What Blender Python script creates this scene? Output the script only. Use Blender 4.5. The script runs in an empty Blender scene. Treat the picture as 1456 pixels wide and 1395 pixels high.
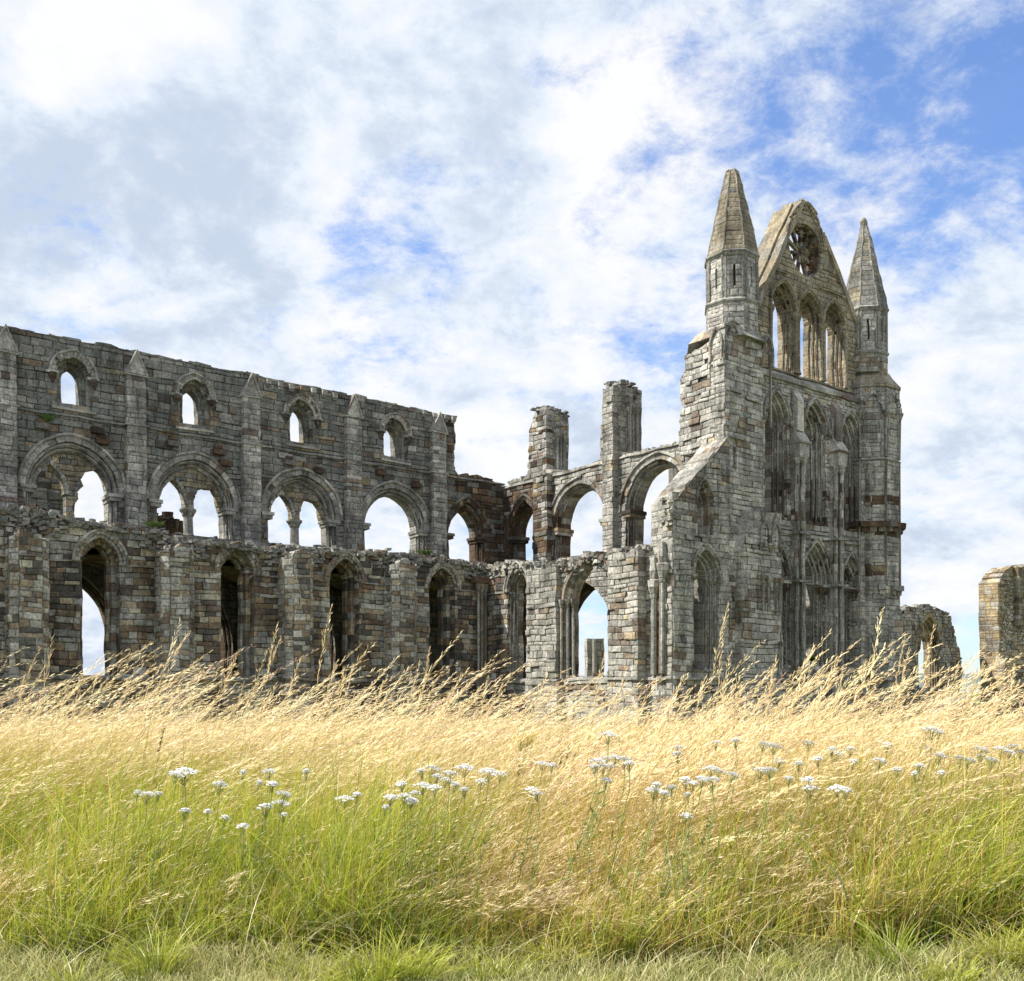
import bpy, math, random
import numpy as np
from mathutils import Vector, Matrix, noise
from mathutils.geometry import delaunay_2d_cdt

random.seed(7)
PI = math.pi
SC = bpy.context.scene
COL = SC.collection

# ------------------------------------------------------------------ layout
EYE = 1.05                     # camera height above the near ground
FPX = 1456.0; CX = 728.0; HY = 985.0
A1 = math.atan2(1456, 1872)    # direction of the choir wall
CA, SA = math.cos(A1), math.sin(A1)
X0, Y0 = -0.51, 62.0           # crossing corner of the two upper walls
GB = -0.95                     # ground level at the abbey

# ------------------------------------------------------------------ scene objects
def tag(o, label=None, cat=None, group=None, kind=None):
    if label: o['label'] = label
    if cat: o['category'] = cat
    if group: o['group'] = group
    if kind: o['kind'] = kind
    return o
def empty(name, loc=(0, 0, 0), rz=0.0):
    o = bpy.data.objects.new(name, None); COL.objects.link(o)
    o.location = loc; o.rotation_euler = (0, 0, rz); o.empty_display_size = 0.5
    return o

# ------------------------------------------------------------------ palettes (base colours, linear)
GREY = [(.23,.222,.198), (.29,.278,.245), (.185,.182,.165), (.25,.245,.225), (.345,.325,.28), (.21,.2,.175)]
PALE = [(.41,.392,.348), (.355,.34,.298), (.45,.428,.378), (.31,.298,.262), (.38,.355,.30), (.26,.248,.222)]
BROWN = [(.155,.098,.062), (.12,.08,.058), (.2,.135,.08), (.09,.066,.055), (.175,.12,.075)]
TAN = [(.37,.285,.17), (.31,.23,.125), (.42,.33,.2), (.33,.27,.18)]
BLACK = [(.055,.05,.046), (.07,.06,.055)]
GREEN = [(.17,.18,.162), (.15,.158,.146), (.195,.202,.18)]
LOWB = [(.3,.23,.145), (.23,.16,.095), (.17,.115,.07), (.36,.3,.21), (.26,.2,.14), (.12,.085,.06), (.4,.36,.27)]
def pal(mix, br=1.0, seed=0.0, cluster=1.3, sat=1.0, soft=.72):
    """mix: [(list, weight)...]; list 0 is the main stone, the rest come in clusters"""
    tot = sum(w for _, w in mix)
    def f(s, z):
        n = noise.noise(Vector((s*.33, z*.5, seed)))*cluster
        r = max(0, min(tot-1e-6, (random.random()+n*.45)*tot))
        acc = 0; L = mix[-1][0]
        for lst, w in mix:
            acc += w
            if r < acc: L = lst; break
        c = random.choice(L); m0 = mix[0][0]; av = [sum(q[i] for q in m0)/len(m0) for i in range(3)]
        hold = .5 if L is m0 else soft
        c = [x*hold+a_*(1-hold) for x, a_ in zip(c, av)]; k = br*1.21*random.uniform(.88, 1.12)
        g = sum(c)/3
        return tuple(max(.01, (g + (x-g)*sat)*k) for x in c)
    return f

def warp(v):
    """centuries of settling: nothing in the masonry is quite straight"""
    a = np.array([tuple(p) for p in v], float); x, y, z = a.T
    h = x*1.0+y*1.13
    dz = .022*np.sin(h*1.9+1.3*np.sin(z*.8))+.014*np.sin(h*4.7+z*2.1)+.008*np.sin(h*11.3+z*6.7+2)
    dx = .016*np.sin(z*2.3+y*.7)+.011*np.sin(z*6.1+h*2.2)+.008*np.sin(z*13.7+h*5.1); dy = .016*np.sin(z*2.0+x*.8+2)+.011*np.sin(z*5.3+h*2.7+1)+.008*np.sin(z*12.1-h*6.3)
    a[:, 0] += dx; a[:, 1] += dy; a[:, 2] += dz
    return a.tolist()
# ------------------------------------------------------------------ mesh collector
class MB:
    def __init__(s): s.v = []; s.f = []; s.c = []; s.d = []
    def face(s, pts, col, dist=None):
        n = len(s.v); s.v.extend(pts); s.f.append(tuple(range(n, n+len(pts))))
        s.c.append(col)
        s.d.append(dist if dist else [(9, 9, 9, 9)]*len(pts))
    def build(s, name, mat, parent=None):
        me = bpy.data.meshes.new(name); me.from_pydata(warp(s.v), [], s.f)
        nl = len(me.loops)
        ca = me.color_attributes.new('Col', 'FLOAT_COLOR', 'CORNER')
        cc = np.ones((nl, 4), np.float32); da = np.zeros((nl, 4), np.float32); k = 0
        for f, c, d in zip(s.f, s.c, s.d):
            m = len(f); cc[k:k+m, :3] = c; da[k:k+m] = d; k += m
        ca.data.foreach_set('color', cc.ravel())
        ua = me.uv_layers.new(name='A'); ua.data.foreach_set('uv', da[:, :2].copy().ravel())
        ub = me.uv_layers.new(name='B'); ub.data.foreach_set('uv', da[:, 2:].copy().ravel())
        me.materials.append(mat); me.update()
        o = bpy.data.objects.new(name, me); COL.objects.link(o)
        if parent: o.parent = parent
        return o

# ------------------------------------------------------------------ frames: (s, z, depth into the wall) -> local point
class Fr:
    def __init__(s, o, a, n):      # origin, unit s axis (2D), unit inward depth axis (2D)
        s.o = o; s.a = a; s.n = n
    def P(s, q, z, d=0.0):
        return (s.o[0]+s.a[0]*q+s.n[0]*d, s.o[1]+s.a[1]*q+s.n[1]*d, z)
class NF(Fr):                      # faces north at distance v in front of the choir wall
    def __init__(s, v): super().__init__((0, -v), (1, 0), (0, 1)); s.v = v
    def p(s, px, py=0):
        r = (px-CX)/FPX; v = s.v
        u = (r*(Y0-CA*v) - X0 - SA*v)/(CA-SA*r)
        Y = Y0 + SA*u - CA*v
        return (u, EYE + (HY-py)*Y/FPX)
class EF(Fr):                      # faces east at u
    def __init__(s, u): super().__init__((u, 0), (0, -1), (1, 0)); s.u = u
    def p(s, px, py=0):
        r = (px-CX)/FPX; u = s.u
        v = (r*(Y0+SA*u) - X0 - CA*u)/(SA+CA*r)
        Y = Y0 + SA*u - CA*v
        return (v, EYE + (HY-py)*Y/FPX)

# ------------------------------------------------------------------ arches
def arch_pts(hw, rise, base_hw=None, base_rise=None, n=22):
    """half arch family: concentric with (base_hw, base_rise). returns points left spring -> right spring relative to (cx, zs)"""
    bh = base_hw or hw; br = base_rise or rise
    if br > bh*1.001:
        R0 = (bh*bh+br*br)/(2*bh); c = R0-bh; R = hw+c
        ap = math.acos(min(1, c/R))
        right = [(R*math.cos(t)-c, R*math.sin(t)) for t in [ap*i/(n//2) for i in range(n//2+1)]]
        left = [(-x, z) for x, z in right]
        return left + right[::-1][1:]
    k = br + (hw-bh)
    return [(-hw*math.cos(PI*i/n), k*math.sin(PI*i/n)) for i in range(n+1)]
class Arch:
    def __init__(s, cx, z0, zs, hw, rise): s.cx=cx; s.z0=z0; s.zs=zs; s.hw=hw; s.rise=rise
    def path(s, off=0.0, n=22, jamb=True, z0=None, step=0.35):
        z0 = s.z0 if z0 is None else z0
        a = [(s.cx+x, s.zs+z) for x, z in arch_pts(s.hw+off, s.rise, s.hw, s.rise, n)]
        if jamb and s.zs > z0+.05:
            k = max(1, int((s.zs-z0)/step))
            L = [(s.cx-s.hw-off, z0+(s.zs-z0)*i/k) for i in range(k)]
            R = [(s.cx+s.hw+off, z0+(s.zs-z0)*i/k) for i in range(k)][::-1]
            a = L + a + R
        return a
    def hole(s, off=0.0): return s.path(off, step=99)

# ------------------------------------------------------------------ coursed masonry
def inside(pt, loops):
    x, y = pt; c = False
    for A, B in loops:
        yy = (A[:, 1] > y) != (B[:, 1] > y)
        if yy.any():
            a = A[yy]; b = B[yy]
            xi = a[:, 0] + (y-a[:, 1])*(b[:, 0]-a[:, 0])/(b[:, 1]-a[:, 1])
            if (np.count_nonzero(xi > x) % 2): c = not c
    return c
def clipseg(a, b, x0, y0, x1, y1):
    t0, t1 = 0.0, 1.0; dx = b[0]-a[0]; dy = b[1]-a[1]
    for p, q in ((-dx, a[0]-x0), (dx, x1-a[0]), (-dy, a[1]-y0), (dy, y1-a[1])):
        if abs(p) < 1e-12:
            if q < 0: return None
        else:
            t = q/p
            if p < 0: t0 = max(t0, t)
            else: t1 = min(t1, t)
    if t1-t0 < 1e-6: return None
    return ((a[0]+dx*t0, a[1]+dy*t0), (a[0]+dx*t1, a[1]+dy*t1))
def masonry(mb, fr, outline, holes=(), thick=1.2, P=None, course=.3, length=.58, relief=.028, back=True,
            rough=0.0, gone=0.0, jd=.03):
    loops = []
    for lp in [outline]+list(holes):
        A = np.array(lp, float); B = np.roll(A, -1, 0); loops.append((A, B))
    AA = np.concatenate([l[0] for l in loops]); BB = np.concatenate([l[1] for l in loops])
    mnx = np.minimum(AA[:, 0], BB[:, 0]); mxx = np.maximum(AA[:, 0], BB[:, 0])
    mny = np.minimum(AA[:, 1], BB[:, 1]); mxy = np.maximum(AA[:, 1], BB[:, 1])
    O = np.array(outline); xa, xb = O[:, 0].min(), O[:, 0].max(); za, zb = O[:, 1].min(), O[:, 1].max()
    z = za
    while z < zb-1e-4:
        h = course*random.uniform(.58, 1.25)
        if zb-(z+h) < course*.4: h = zb-z
        z1 = z+h; L = length*random.uniform(.75, 1.25)
        x = xa - random.uniform(0, L)
        while x < xb-1e-4:
            w = L*random.uniform(.6, 1.45); x1 = x+w
            if xb-x1 < .12: x1 = xb
            x0c = max(x, xa)
            if x1 > x0c+1e-3:
                block(mb, fr, x0c, x1, z, z1, loops, AA, BB, mnx, mxx, mny, mxy, thick, P, relief, back, rough, gone, jd)
            x = x1
        z = z1
def block(mb, fr, x0, x1, z0, z1, loops, AA, BB, mnx, mxx, mny, mxy, thick, P, relief, back, rough, gone, jd):
    m = (mxx > x0-1e-6) & (mnx < x1+1e-6) & (mxy > z0-1e-6) & (mny < z1+1e-6)
    segs = []
    if m.any():
        e = 1e-7
        for i in np.nonzero(m)[0]:
            sgm = clipseg(AA[i], BB[i], x0-e, z0-e, x1+e, z1+e)
            if sgm: segs.append(sgm)
    # drop segments lying on the rect border
    onb = lambda p: abs(p[0]-x0) < 1e-5 or abs(p[0]-x1) < 1e-5 or abs(p[1]-z0) < 1e-5 or abs(p[1]-z1) < 1e-5
    cen = ((x0+x1)/2, (z0+z1)/2)
    c = P(*cen)
    d0 = -random.uniform(0, relief)
    if random.random() < rough: d0 -= random.uniform(.0, .07)
    if random.random() < gone: d0 = random.uniform(.02, .09)
    if not segs:
        if not inside(cen, loops): return
        jj = max(jd, d0+.01)
        iw = min(.014, (x1-x0)*.2); q = [(x0, z0), (x1, z0), (x1, z1), (x0, z1)]
        jit = lambda: random.uniform(-.006, .008)
        k = [(x0+iw, z0+iw+jit()), (x1-iw, z0+iw+jit()), (x1-iw, z1-iw+jit()), (x0+iw, z1-iw+jit())]
        W = x1-x0; H = z1-z0
        dist = lambda p: (p[0]-x0, x1-p[0], p[1]-z0, z1-p[1])
        td = [d0+random.uniform(-.012, .012) for _ in range(4)]
        F = [fr.P(k[i][0], k[i][1], td[i]) for i in range(4)]; E = [fr.P(q[i][0], q[i][1], jd if d0 < jd else d0+.004) for i in range(4)]
        mb.face(F, c, [dist(p) for p in k])
        for i in range(4):
            j = (i+1) % 4
            mb.face([E[i], E[j], F[j], F[i]], c, [dist(q[i]), dist(q[j]), dist(k[j]), dist(k[i])])
        if back: mb.face([fr.P(p[0], p[1], thick) for p in q], P(*cen), [dist(p) for p in q])
        return
    vs = [(x0, z0), (x1, z0), (x1, z1), (x0, z1)]; es = [(0, 1), (1, 2), (2, 3), (3, 0)]
    for a, b in segs:
        n = len(vs); vs += [a, b]; es.append((n, n+1))
    try:
        ov, oe, of, *_ = delaunay_2d_cdt([Vector(p) for p in vs], es, [], 0, 1e-5)
    except Exception:
        return
    keep = []
    for f in of:
        cx = sum(ov[i][0] for i in f)/len(f); cz = sum(ov[i][1] for i in f)/len(f)
        if inside((cx, cz), loops): keep.append(f)
    if not keep: return
    if d0 > 0: d0 = 0
    ec = {}
    dist = lambda p: (max(0, p[0]-x0), max(0, x1-p[0]), max(0, p[1]-z0), max(0, z1-p[1]))
    for f in keep:
        pts = [ov[i] for i in f]
        mb.face([fr.P(p[0], p[1], d0) for p in pts], c, [dist(p) for p in pts])
        if back: mb.face([fr.P(p[0], p[1], thick) for p in pts], c, [dist(p) for p in pts])
        for i in range(len(f)):
            a, b = f[i], f[(i+1) % len(f)]; k = (min(a, b), max(a, b)); ec[k] = ec.get(k, 0)+1
    for (a, b), n in ec.items():
        if n != 1: continue
        p, q = ov[a], ov[b]
        mx, mz = (p[0]+q[0])/2, (p[1]+q[1])/2
        ex, ez = q[0]-p[0], q[1]-p[1]; l = math.hypot(ex, ez)
        if l < 1e-5: continue
        nx, nz = -ez/l*2e-4, ex/l*2e-4
        if inside((mx+nx, mz+nz), loops) and inside((mx-nx, mz-nz), loops):
            mb.face([fr.P(p[0], p[1], d0), fr.P(q[0], q[1], d0), fr.P(q[0], q[1], jd), fr.P(p[0], p[1], jd)], c)
        else:
            nd = max(1, int(round(thick/.5))); dd = [d0]+[thick*(i+random.uniform(-.2, .2))/nd for i in range(1, nd)]+[thick]
            for i in range(nd):
                cc = c if i == 0 else P(mx+i*.7, mz)
                e = dd[i+1]-dd[i]; dp = dist(p); dq = dist(q)
                if ez*ez > ex*ex: b0, t0, b1, t1 = dp[2], dp[3], dq[2], dq[3]
                else: b0, t0, b1, t1 = dp[0], dp[1], dq[0], dq[1]
                mb.face([fr.P(p[0], p[1], dd[i]), fr.P(q[0], q[1], dd[i]), fr.P(q[0], q[1], dd[i+1]), fr.P(p[0], p[1], dd[i+1])],
                        cc, [(0, e, b0, t0), (0, e, b1, t1), (e, 0, b1, t1), (e, 0, b0, t0)])

def ragged(a, b, step=.45, amp=.12, rnd=random):
    """stepped broken-stone edge from a to b (excludes b)"""
    dx, dz = b[0]-a[0], b[1]-a[1]; l = math.hypot(dx, dz)
    if l < 1e-6: return [a]
    tx, tz = dx/l, dz/l; nx, nz = -tz, tx
    out = [a]; t = 0
    while True:
        w = step*rnd.uniform(.4, 1.5)
        if t+w >= l-.05: break
        o = rnd.uniform(-amp, amp)
        out.append((a[0]+tx*(t+.02)+nx*o, a[1]+tz*(t+.02)+nz*o))
        out.append((a[0]+tx*(t+w-.02)+nx*(o+rnd.uniform(-.04, .04)), a[1]+tz*(t+w-.02)+nz*(o+rnd.uniform(-.04, .04))))
        t += w
    return out
def rag(pts, amp=.12, step=.45, flags=None):
    out = []
    for i in range(len(pts)-1):
        if flags is None or flags[i]: out += ragged(pts[i], pts[i+1], step, amp)
        else: out.append(pts[i])
    out.append(pts[-1]); return out

# ------------------------------------------------------------------ mouldings
def ring(mb, fr, arch, w, d0, d1, P, off=0.0, n=18, jamb=True, z0=None, sides=True, stone=.32):
    """a course of voussoirs following the arch (and its jambs), from depth d0 to d1"""
    ins = arch.path(off, n, jamb, z0); out = arch.path(off+w, n, jamb, z0)
    acc = 0; c = P(arch.cx, arch.zs); chip = 0
    for i in range(len(ins)-1):
        a, b, q, p = ins[i], ins[i+1], out[i+1], out[i]
        L = math.hypot(b[0]-a[0], b[1]-a[1])
        if L > .1 or acc > stone: c = P(a[0], a[1]); acc = 0; chip = random.uniform(.03, .1) if (not jamb and random.random() < .13) else random.uniform(0, .012)
        acc += L
        dj = random.uniform(-.006, .006)+min(chip, max(0, d1-d0-.02))
        e0 = 0 if L > .1 else .05
        A0, B0, Q0, P0 = [fr.P(t[0], t[1], d0+dj) for t in (a, b, q, p)]
        mb.face([A0, B0, Q0, P0], c, [(.2, .2, e0, L), (.2, .2, L, e0), (.2, .2, L, e0), (.2, .2, e0, L)])
        mb.face([fr.P(a[0], a[1], d1), fr.P(b[0], b[1], d1), B0, A0], c, [(.2, .2, e0, L), (.2, .2, L, e0), (.2, .2, L, e0), (.2, .2, e0, L)])
        if sides:
            mb.face([P0, Q0, fr.P(q[0], q[1], d1), fr.P(p[0], p[1], d1)], c)
    for k in (0, -1):
        a, p = ins[k], out[k]
        mb.face([fr.P(a[0], a[1], d0), fr.P(p[0], p[1], d0), fr.P(p[0], p[1], d1), fr.P(a[0], a[1], d1)], c)
def tube(mb, fr, pts, r, d, P, sides=6, seg=.6):
    """roll moulding / shaft along a path in the wall plane"""
    n = len(pts); rings = []
    for i in range(n):
        a = pts[max(0, i-1)]; b = pts[min(n-1, i+1)]
        tx, tz = b[0]-a[0], b[1]-a[1]; l = math.hypot(tx, tz) or 1; nx, nz = -tz/l, tx/l
        rings.append([fr.P(pts[i][0]+nx*r*math.cos(2*PI*k/sides), pts[i][1]+nz*r*math.cos(2*PI*k/sides), d+r*math.sin(2*PI*k/sides)) for k in range(sides)])
    acc = 0; c = P(*pts[0])
    skip = False
    for i in range(n-1):
        if i % 2 == 0: skip = random.random() < .09
        if skip and r > .055: continue
        acc += math.hypot(pts[i+1][0]-pts[i][0], pts[i+1][1]-pts[i][1])
        if acc > seg: c = P(*pts[i]); acc = 0
        for k in range(sides):
            j = (k+1) % sides
            mb.face([rings[i][k], rings[i][j], rings[i+1][j], rings[i+1][k]], c)
def lathe(mb, cx, cy, prof, P, sides=10, rot=0.0, jit=0.0, split=None):
    """stack of rings (z, r) round a local vertical axis"""
    for i in range(len(prof)-1):
        (z0, r0), (z1, r1) = prof[i], prof[i+1]
        for k in range(sides):
            a = rot+2*PI*k/sides; b = rot+2*PI*(k+1)/sides
            m = 1 if not split else max(1, int(round(2*math.sin(PI/sides)*max(r0, r1)/split)))
            for t in range(m):
                f0, f1 = t/m, (t+1)/m
                if m > 1 and i % 2: f0 = max(0, f0-.5/m); f1 = 1 if t == m-1 else f1-.5/m
                g = lambda r, f: (r*(math.cos(a)*(1-f)+math.cos(b)*f), r*(math.sin(a)*(1-f)+math.sin(b)*f))
                o = random.uniform(0, jit)
                q = [g(r0+o, f0), g(r0+o, f1), g(r1+o, f1), g(r1+o, f0)]
                w = (f1-f0)*2*math.sin(PI/sides)*r0; h = math.hypot(z1-z0, r1-r0)
                mb.face([(cx+q[0][0], cy+q[0][1], z0), (cx+q[1][0], cy+q[1][1], z0), (cx+q[2][0], cy+q[2][1], z1), (cx+q[3][0], cy+q[3][1], z1)],
                        P(a*2+f0, z0), [(0, w, 0, h), (w, 0, 0, h), (w, 0, h, 0), (0, w, h, 0)])
    for z, r in (prof[0], prof[-1]):
        if r > .02: mb.face([(cx+r*math.cos(rot+2*PI*k/sides), cy+r*math.sin(rot+2*PI*k/sides), z) for k in range(sides)], P(0, z))
def box(mb, fr, s0, s1, z0, z1, d0, d1, P, top=None, c=None):
    """box; top = extra drop of the front top edge (weathering slope)"""
    c = c or P((s0+s1)/2, z0); zt = z1-(top or 0)
    A = [fr.P(s0, z0, d0), fr.P(s1, z0, d0), fr.P(s1, zt, d0), fr.P(s0, zt, d0)]
    B = [fr.P(s0, z0, d1), fr.P(s1, z0, d1), fr.P(s1, z1, d1), fr.P(s0, z1, d1)]
    mb.face(A, c); mb.face(B, c)
    for i in range(4):
        j = (i+1) % 4; mb.face([A[i], A[j], B[j], B[i]], c)
def string(mb, fr, s0, s1, z, P, h=.16, proj=.12, back=.1, slope=.08, drop=0.0):
    """string course made of long stones, proud of the wall"""
    s = s0
    while s < s1-1e-3:
        e = min(s1, s+random.uniform(.6, 1.1))
        if s1-e < .3: e = s1
        if random.random() >= drop:
            box(mb, fr, s+.004, e-.004, z+random.uniform(-.01, .01), z+h, -proj*random.uniform(.8, 1.08), back, P, top=slope)
        s = e
def gablet(mb, fr, s0, s1, z0, z1, d0, d1, P, over=.06):
    """small gabled cap: front triangle with a ridge running back"""
    a = s0-over; b = s1+over; m = (s0+s1)/2; c = P(m, z0)
    f = [fr.P(a, z0, d0-over), fr.P(b, z0, d0-over), fr.P(m, z1, d0-over)]
    k = [fr.P(a, z0, d1), fr.P(b, z0, d1), fr.P(m, z1, d1)]
    mb.face(f, c); mb.face([f[0], f[2], k[2], k[0]], P(m, z1)); mb.face([f[1], f[2], k[2], k[1]], P(m, z1)); mb.face([f[0], f[1], k[1], k[0]], c)
    t = .09
    for e, q in ((a-.04, 1), (b+.04, -1)):      # raised coping on the two slopes
        A = [fr.P(e, z0-.03, d0-over-.05), fr.P(m, z1+.06, d0-over-.05), fr.P(m, z1-.1, d0-over-.05), fr.P(e+q*t, z0-.03, d0-over-.05)]
        B = [fr.P(e, z0-.03, d1), fr.P(m, z1+.06, d1), fr.P(m, z1-.1, d1), fr.P(e+q*t, z0-.03, d1)]
        cc = P(m, z1); mb.face(A, cc)
        for i in range(4): mb.face([A[i], A[(i+1) % 4], B[(i+1) % 4], B[i]], cc)
def orders(mb, fr, arch, steps, back, P, shafts=True, z0=None, r=.075, cap=True, n=18):
    """receding orders inside a hole cut for `arch`. steps: [(inset from arch.hw, depth)...]"""
    prev = 0.0; pd = 0.0
    for ins, dep in steps:
        ring(mb, fr, arch, (ins-prev)+.03, dep, back, P, off=-ins, n=n, z0=z0, sides=False)
        if shafts:
            rr = min(r, (ins-prev)*.45)
            off = -(prev+rr*1.0); dd = dep-rr*.9
            tube(mb, fr, arch.path(off, n, False), rr*.85, dd, P, 6)
            for sgn in (-1, 1):
                x = arch.cx+sgn*(arch.hw+off)
                q0 = fr.P(x, 0, dd)
                b0 = arch.z0 if z0 is None else z0
                lathe(mb, q0[0], q0[1], [(b0, rr*1.5), (b0+.12, rr*1.5), (b0+.2, rr*.85), ((b0+arch.zs)/2, rr*.85), (arch.zs-.3, rr*.85), (arch.zs-.26, rr*1.1), (arch.zs-.1, rr*1.7), (arch.zs, rr*1.9)], P, 7)
        prev = ins; pd = dep
def rubble(mb, fr, line, d0, d1, P, size=.3, rows=2, dens=1.0, up=.1):
    """loose broken core stones lying along a wall top"""
    for i in range(len(line)-1):
        a, b = line[i], line[i+1]; L = math.hypot(b[0]-a[0], b[1]-a[1])
        nn = int(L/size*dens*rows*max(1, (d1-d0)/size*.55))
        for _ in range(nn):
            t = random.random(); s = a[0]+(b[0]-a[0])*t; z = a[1]+(b[1]-a[1])*t
            d = random.uniform(d0, d1); h = size*random.uniform(.18, .42); w = size*random.uniform(.4, .9); k = size*random.uniform(.4, .8)
            z += random.uniform(-.12, up); yaw = random.uniform(-.5, .5); tl = random.uniform(-.14, .14)
            pts = []
            for sx, sy, sz in ((-1,-1,-1),(1,-1,-1),(1,1,-1),(-1,1,-1),(-1,-1,1),(1,-1,1),(1,1,1),(-1,1,1)):
                x = sx*w/2*random.uniform(.7, 1.05); y = sy*k/2*random.uniform(.7, 1.05); q = sz*h/2*random.uniform(.75, 1.1)+x*tl
                pts.append(fr.P(s+x*math.cos(yaw)-y*math.sin(yaw), z+q, d+x*math.sin(yaw)+y*math.cos(yaw)))
            c = P(s, z)
            for f in ((0,1,2,3),(4,5,6,7),(0,1,5,4),(1,2,6,5),(2,3,7,6),(3,0,4,7)): mb.face([pts[j] for j in f], c)

# ------------------------------------------------------------------ materials
def newmat(name):
    m = bpy.data.materials.new(name); m.use_nodes = True; nt = m.node_tree; nt.nodes.clear()
    N = lambda t, **k: (lambda n: ([setattr(n, a, b) for a, b in k.items()], n)[1])(nt.nodes.new(t))
    return m, nt, N
def stone_mat(name, joint=.03, stain=.6, lichen=.35, rough=.95, bump=.5):
    m, nt, N = newmat(name); L = nt.links.new
    def M(op, a, b=None, c=None, clamp=False):
        n = N('ShaderNodeMath', operation=op, use_clamp=clamp)
        for i, x in enumerate((a, b, c)):
            if x is None: continue
            if isinstance(x, (int, float)): n.inputs[i].default_value = x
            else: L(x, n.inputs[i])
        return n.outputs[0]
    def R(x, lo, hi, a=0.0, b=1.0):
        n = N('ShaderNodeMapRange'); n.interpolation_type = 'SMOOTHSTEP'
        L(x, n.inputs[0])
        for i, v in enumerate((lo, hi, a, b)): n.inputs[i+1].default_value = v
        return n.outputs[0]
    def MIX(bt, f, a, b):
        n = N('ShaderNodeMix', data_type='RGBA', blend_type=bt)
        for i, x in ((0, f), (6, a), (7, b)):
            if isinstance(x, (int, float)): n.inputs[i].default_value = x
            elif isinstance(x, tuple): n.inputs[i].default_value = x
            else: L(x, n.inputs[i])
        return n.outputs[2]
    col = N('ShaderNodeVertexColor', layer_name='Col').outputs[0]
    ua = N('ShaderNodeUVMap', uv_map='A').outputs[0]; ub = N('ShaderNodeUVMap', uv_map='B').outputs[0]
    sa = N('ShaderNodeSeparateXYZ'); L(ua, sa.inputs[0]); sb = N('ShaderNodeSeparateXYZ'); L(ub, sb.inputs[0])
    dist = M('MINIMUM', M('MINIMUM', sa.outputs[0], sa.outputs[1]), M('MINIMUM', sb.outputs[0], sb.outputs[1]))
    co = N('ShaderNodeTexCoord').outputs['Object']
    def noi(scale, det=5, ro=.6, vec=None, dis=0):
        n = N('ShaderNodeTexNoise'); n.inputs['Scale'].default_value = scale; n.inputs['Detail'].default_value = det
        n.inputs['Roughness'].default_value = ro; n.inputs['Distortion'].default_value = dis
        L(vec or co, n.inputs['Vector']); return n.outputs[0]
    fine = noi(9, 6, .7); mid = noi(2.2, 6, .65); big = noi(.33, 5, .6)
    mp = N('ShaderNodeMapping'); mp.inputs['Scale'].default_value = (1.6, 1.6, .16); L(co, mp.inputs[0])
    streak = noi(1.0, 6, .65, mp.outputs[0], .4)
    jd = M('ADD', dist, M('MULTIPLY', M('SUBTRACT', fine, .5), .05))
    jm = R(jd, joint*.3, joint*.85, 1.0, 0.0)
    v = M('MULTIPLY', R(fine, .25, .8, .5, 1.42), R(mid, .25, .75, .78, 1.2))
    vv = N('ShaderNodeCombineColor'); [L(v, vv.inputs[i]) for i in range(3)]
    c = MIX('MULTIPLY', 1.0, col, vv.outputs[0])
    st = M('MULTIPLY', R(streak, .40, .62), M('MULTIPLY', R(big, .35, .6, .15, 1), stain*1.35))
    c = MIX('MULTIPLY', st, c, (.36, .37, .36, 1))
    c = MIX('MULTIPLY', 1.0, c, (lambda k: ([L(R(noi(.7, 6, .72), .3, .7, .74, 1.26), k.inputs[i]) for i in range(3)], k.outputs[0])[1])(N('ShaderNodeCombineColor')))
    li = M('MULTIPLY', R(noi(5.5, 4, .7), .62, .7), M('MULTIPLY', R(noi(.6, 3), .45, .65), lichen))
    c = MIX('MIX', li, c, (.44, .43, .36, 1))
    c = MIX('MIX', M('MULTIPLY', jm, .6), c, (.06, .055, .048, 1))
    b = N('ShaderNodeBsdfPrincipled'); L(c, b.inputs['Base Color']); b.inputs['Roughness'].default_value = rough
    b.inputs['Specular IOR Level'].default_value = .15
    h = M('ADD', M('MULTIPLY', R(jd, 0, joint*2.2), .035), M('ADD', M('MULTIPLY', mid, .07), M('MULTIPLY', fine, .03)))
    bp = N('ShaderNodeBump'); bp.inputs['Strength'].default_value = bump; bp.inputs['Distance'].default_value = 1.0; L(h, bp.inputs['Height'])
    L(bp.outputs[0], b.inputs['Normal'])
    o = N('ShaderNodeOutputMaterial'); L(b.outputs[0], o.inputs[0])
    return m
M_STONE = stone_mat('weathered_ashlar')
M_MOULD = stone_mat('carved_stone', joint=.022, stain=.5, lichen=.15, bump=.35)
M_SPIRE = stone_mat('spire_stone', joint=.02, stain=.55, lichen=.3, bump=.6)
M_RUB = stone_mat('rubble_core', joint=.01, stain=.4, lichen=.5, bump=.8)

P_choir = pal([(GREY, 5), (GREEN, 4), (PALE, .7), (BROWN, .95), (BLACK, .15), (TAN, .2)], .88, 3.1)
P_trans = pal([(PALE, 7), (GREY, 3), (TAN, .5), (BROWN, .4)], .95, 9.7)
P_aisleN = pal([(GREY, 2.0), (PALE, 1.4), (LOWB, 4.4), (BROWN, 2.2), (BLACK, .8)], 1.08, 5.5, soft=.85)
P_pier = pal([(PALE, 4), (LOWB, 4.2), (GREY, 1.5), (BROWN, 1.3), (BLACK, .2)], 1.12, 65.5, soft=.8)
P_aisleE = pal([(PALE, 7), (GREY, 2.6), (TAN, .6), (BROWN, .4)], 1.0, 12.3)
P_face = pal([(PALE, 5), (GREY, 4), (TAN, .3), (BROWN, .25)], 1.12, 17.7)
P_turret = pal([(PALE, 6), (GREY, 4), (TAN, .2), (BROWN, .08)], 1.1, 21.7)
GOLD = [(.30, .25, .165), (.27, .23, .16), (.33, .28, .19), (.25, .22, .165)]
P_gable = pal([(GOLD, 6), (GREY, 1.6), (LOWB, .7)], 1.0, 27.1, soft=.6)
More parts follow.
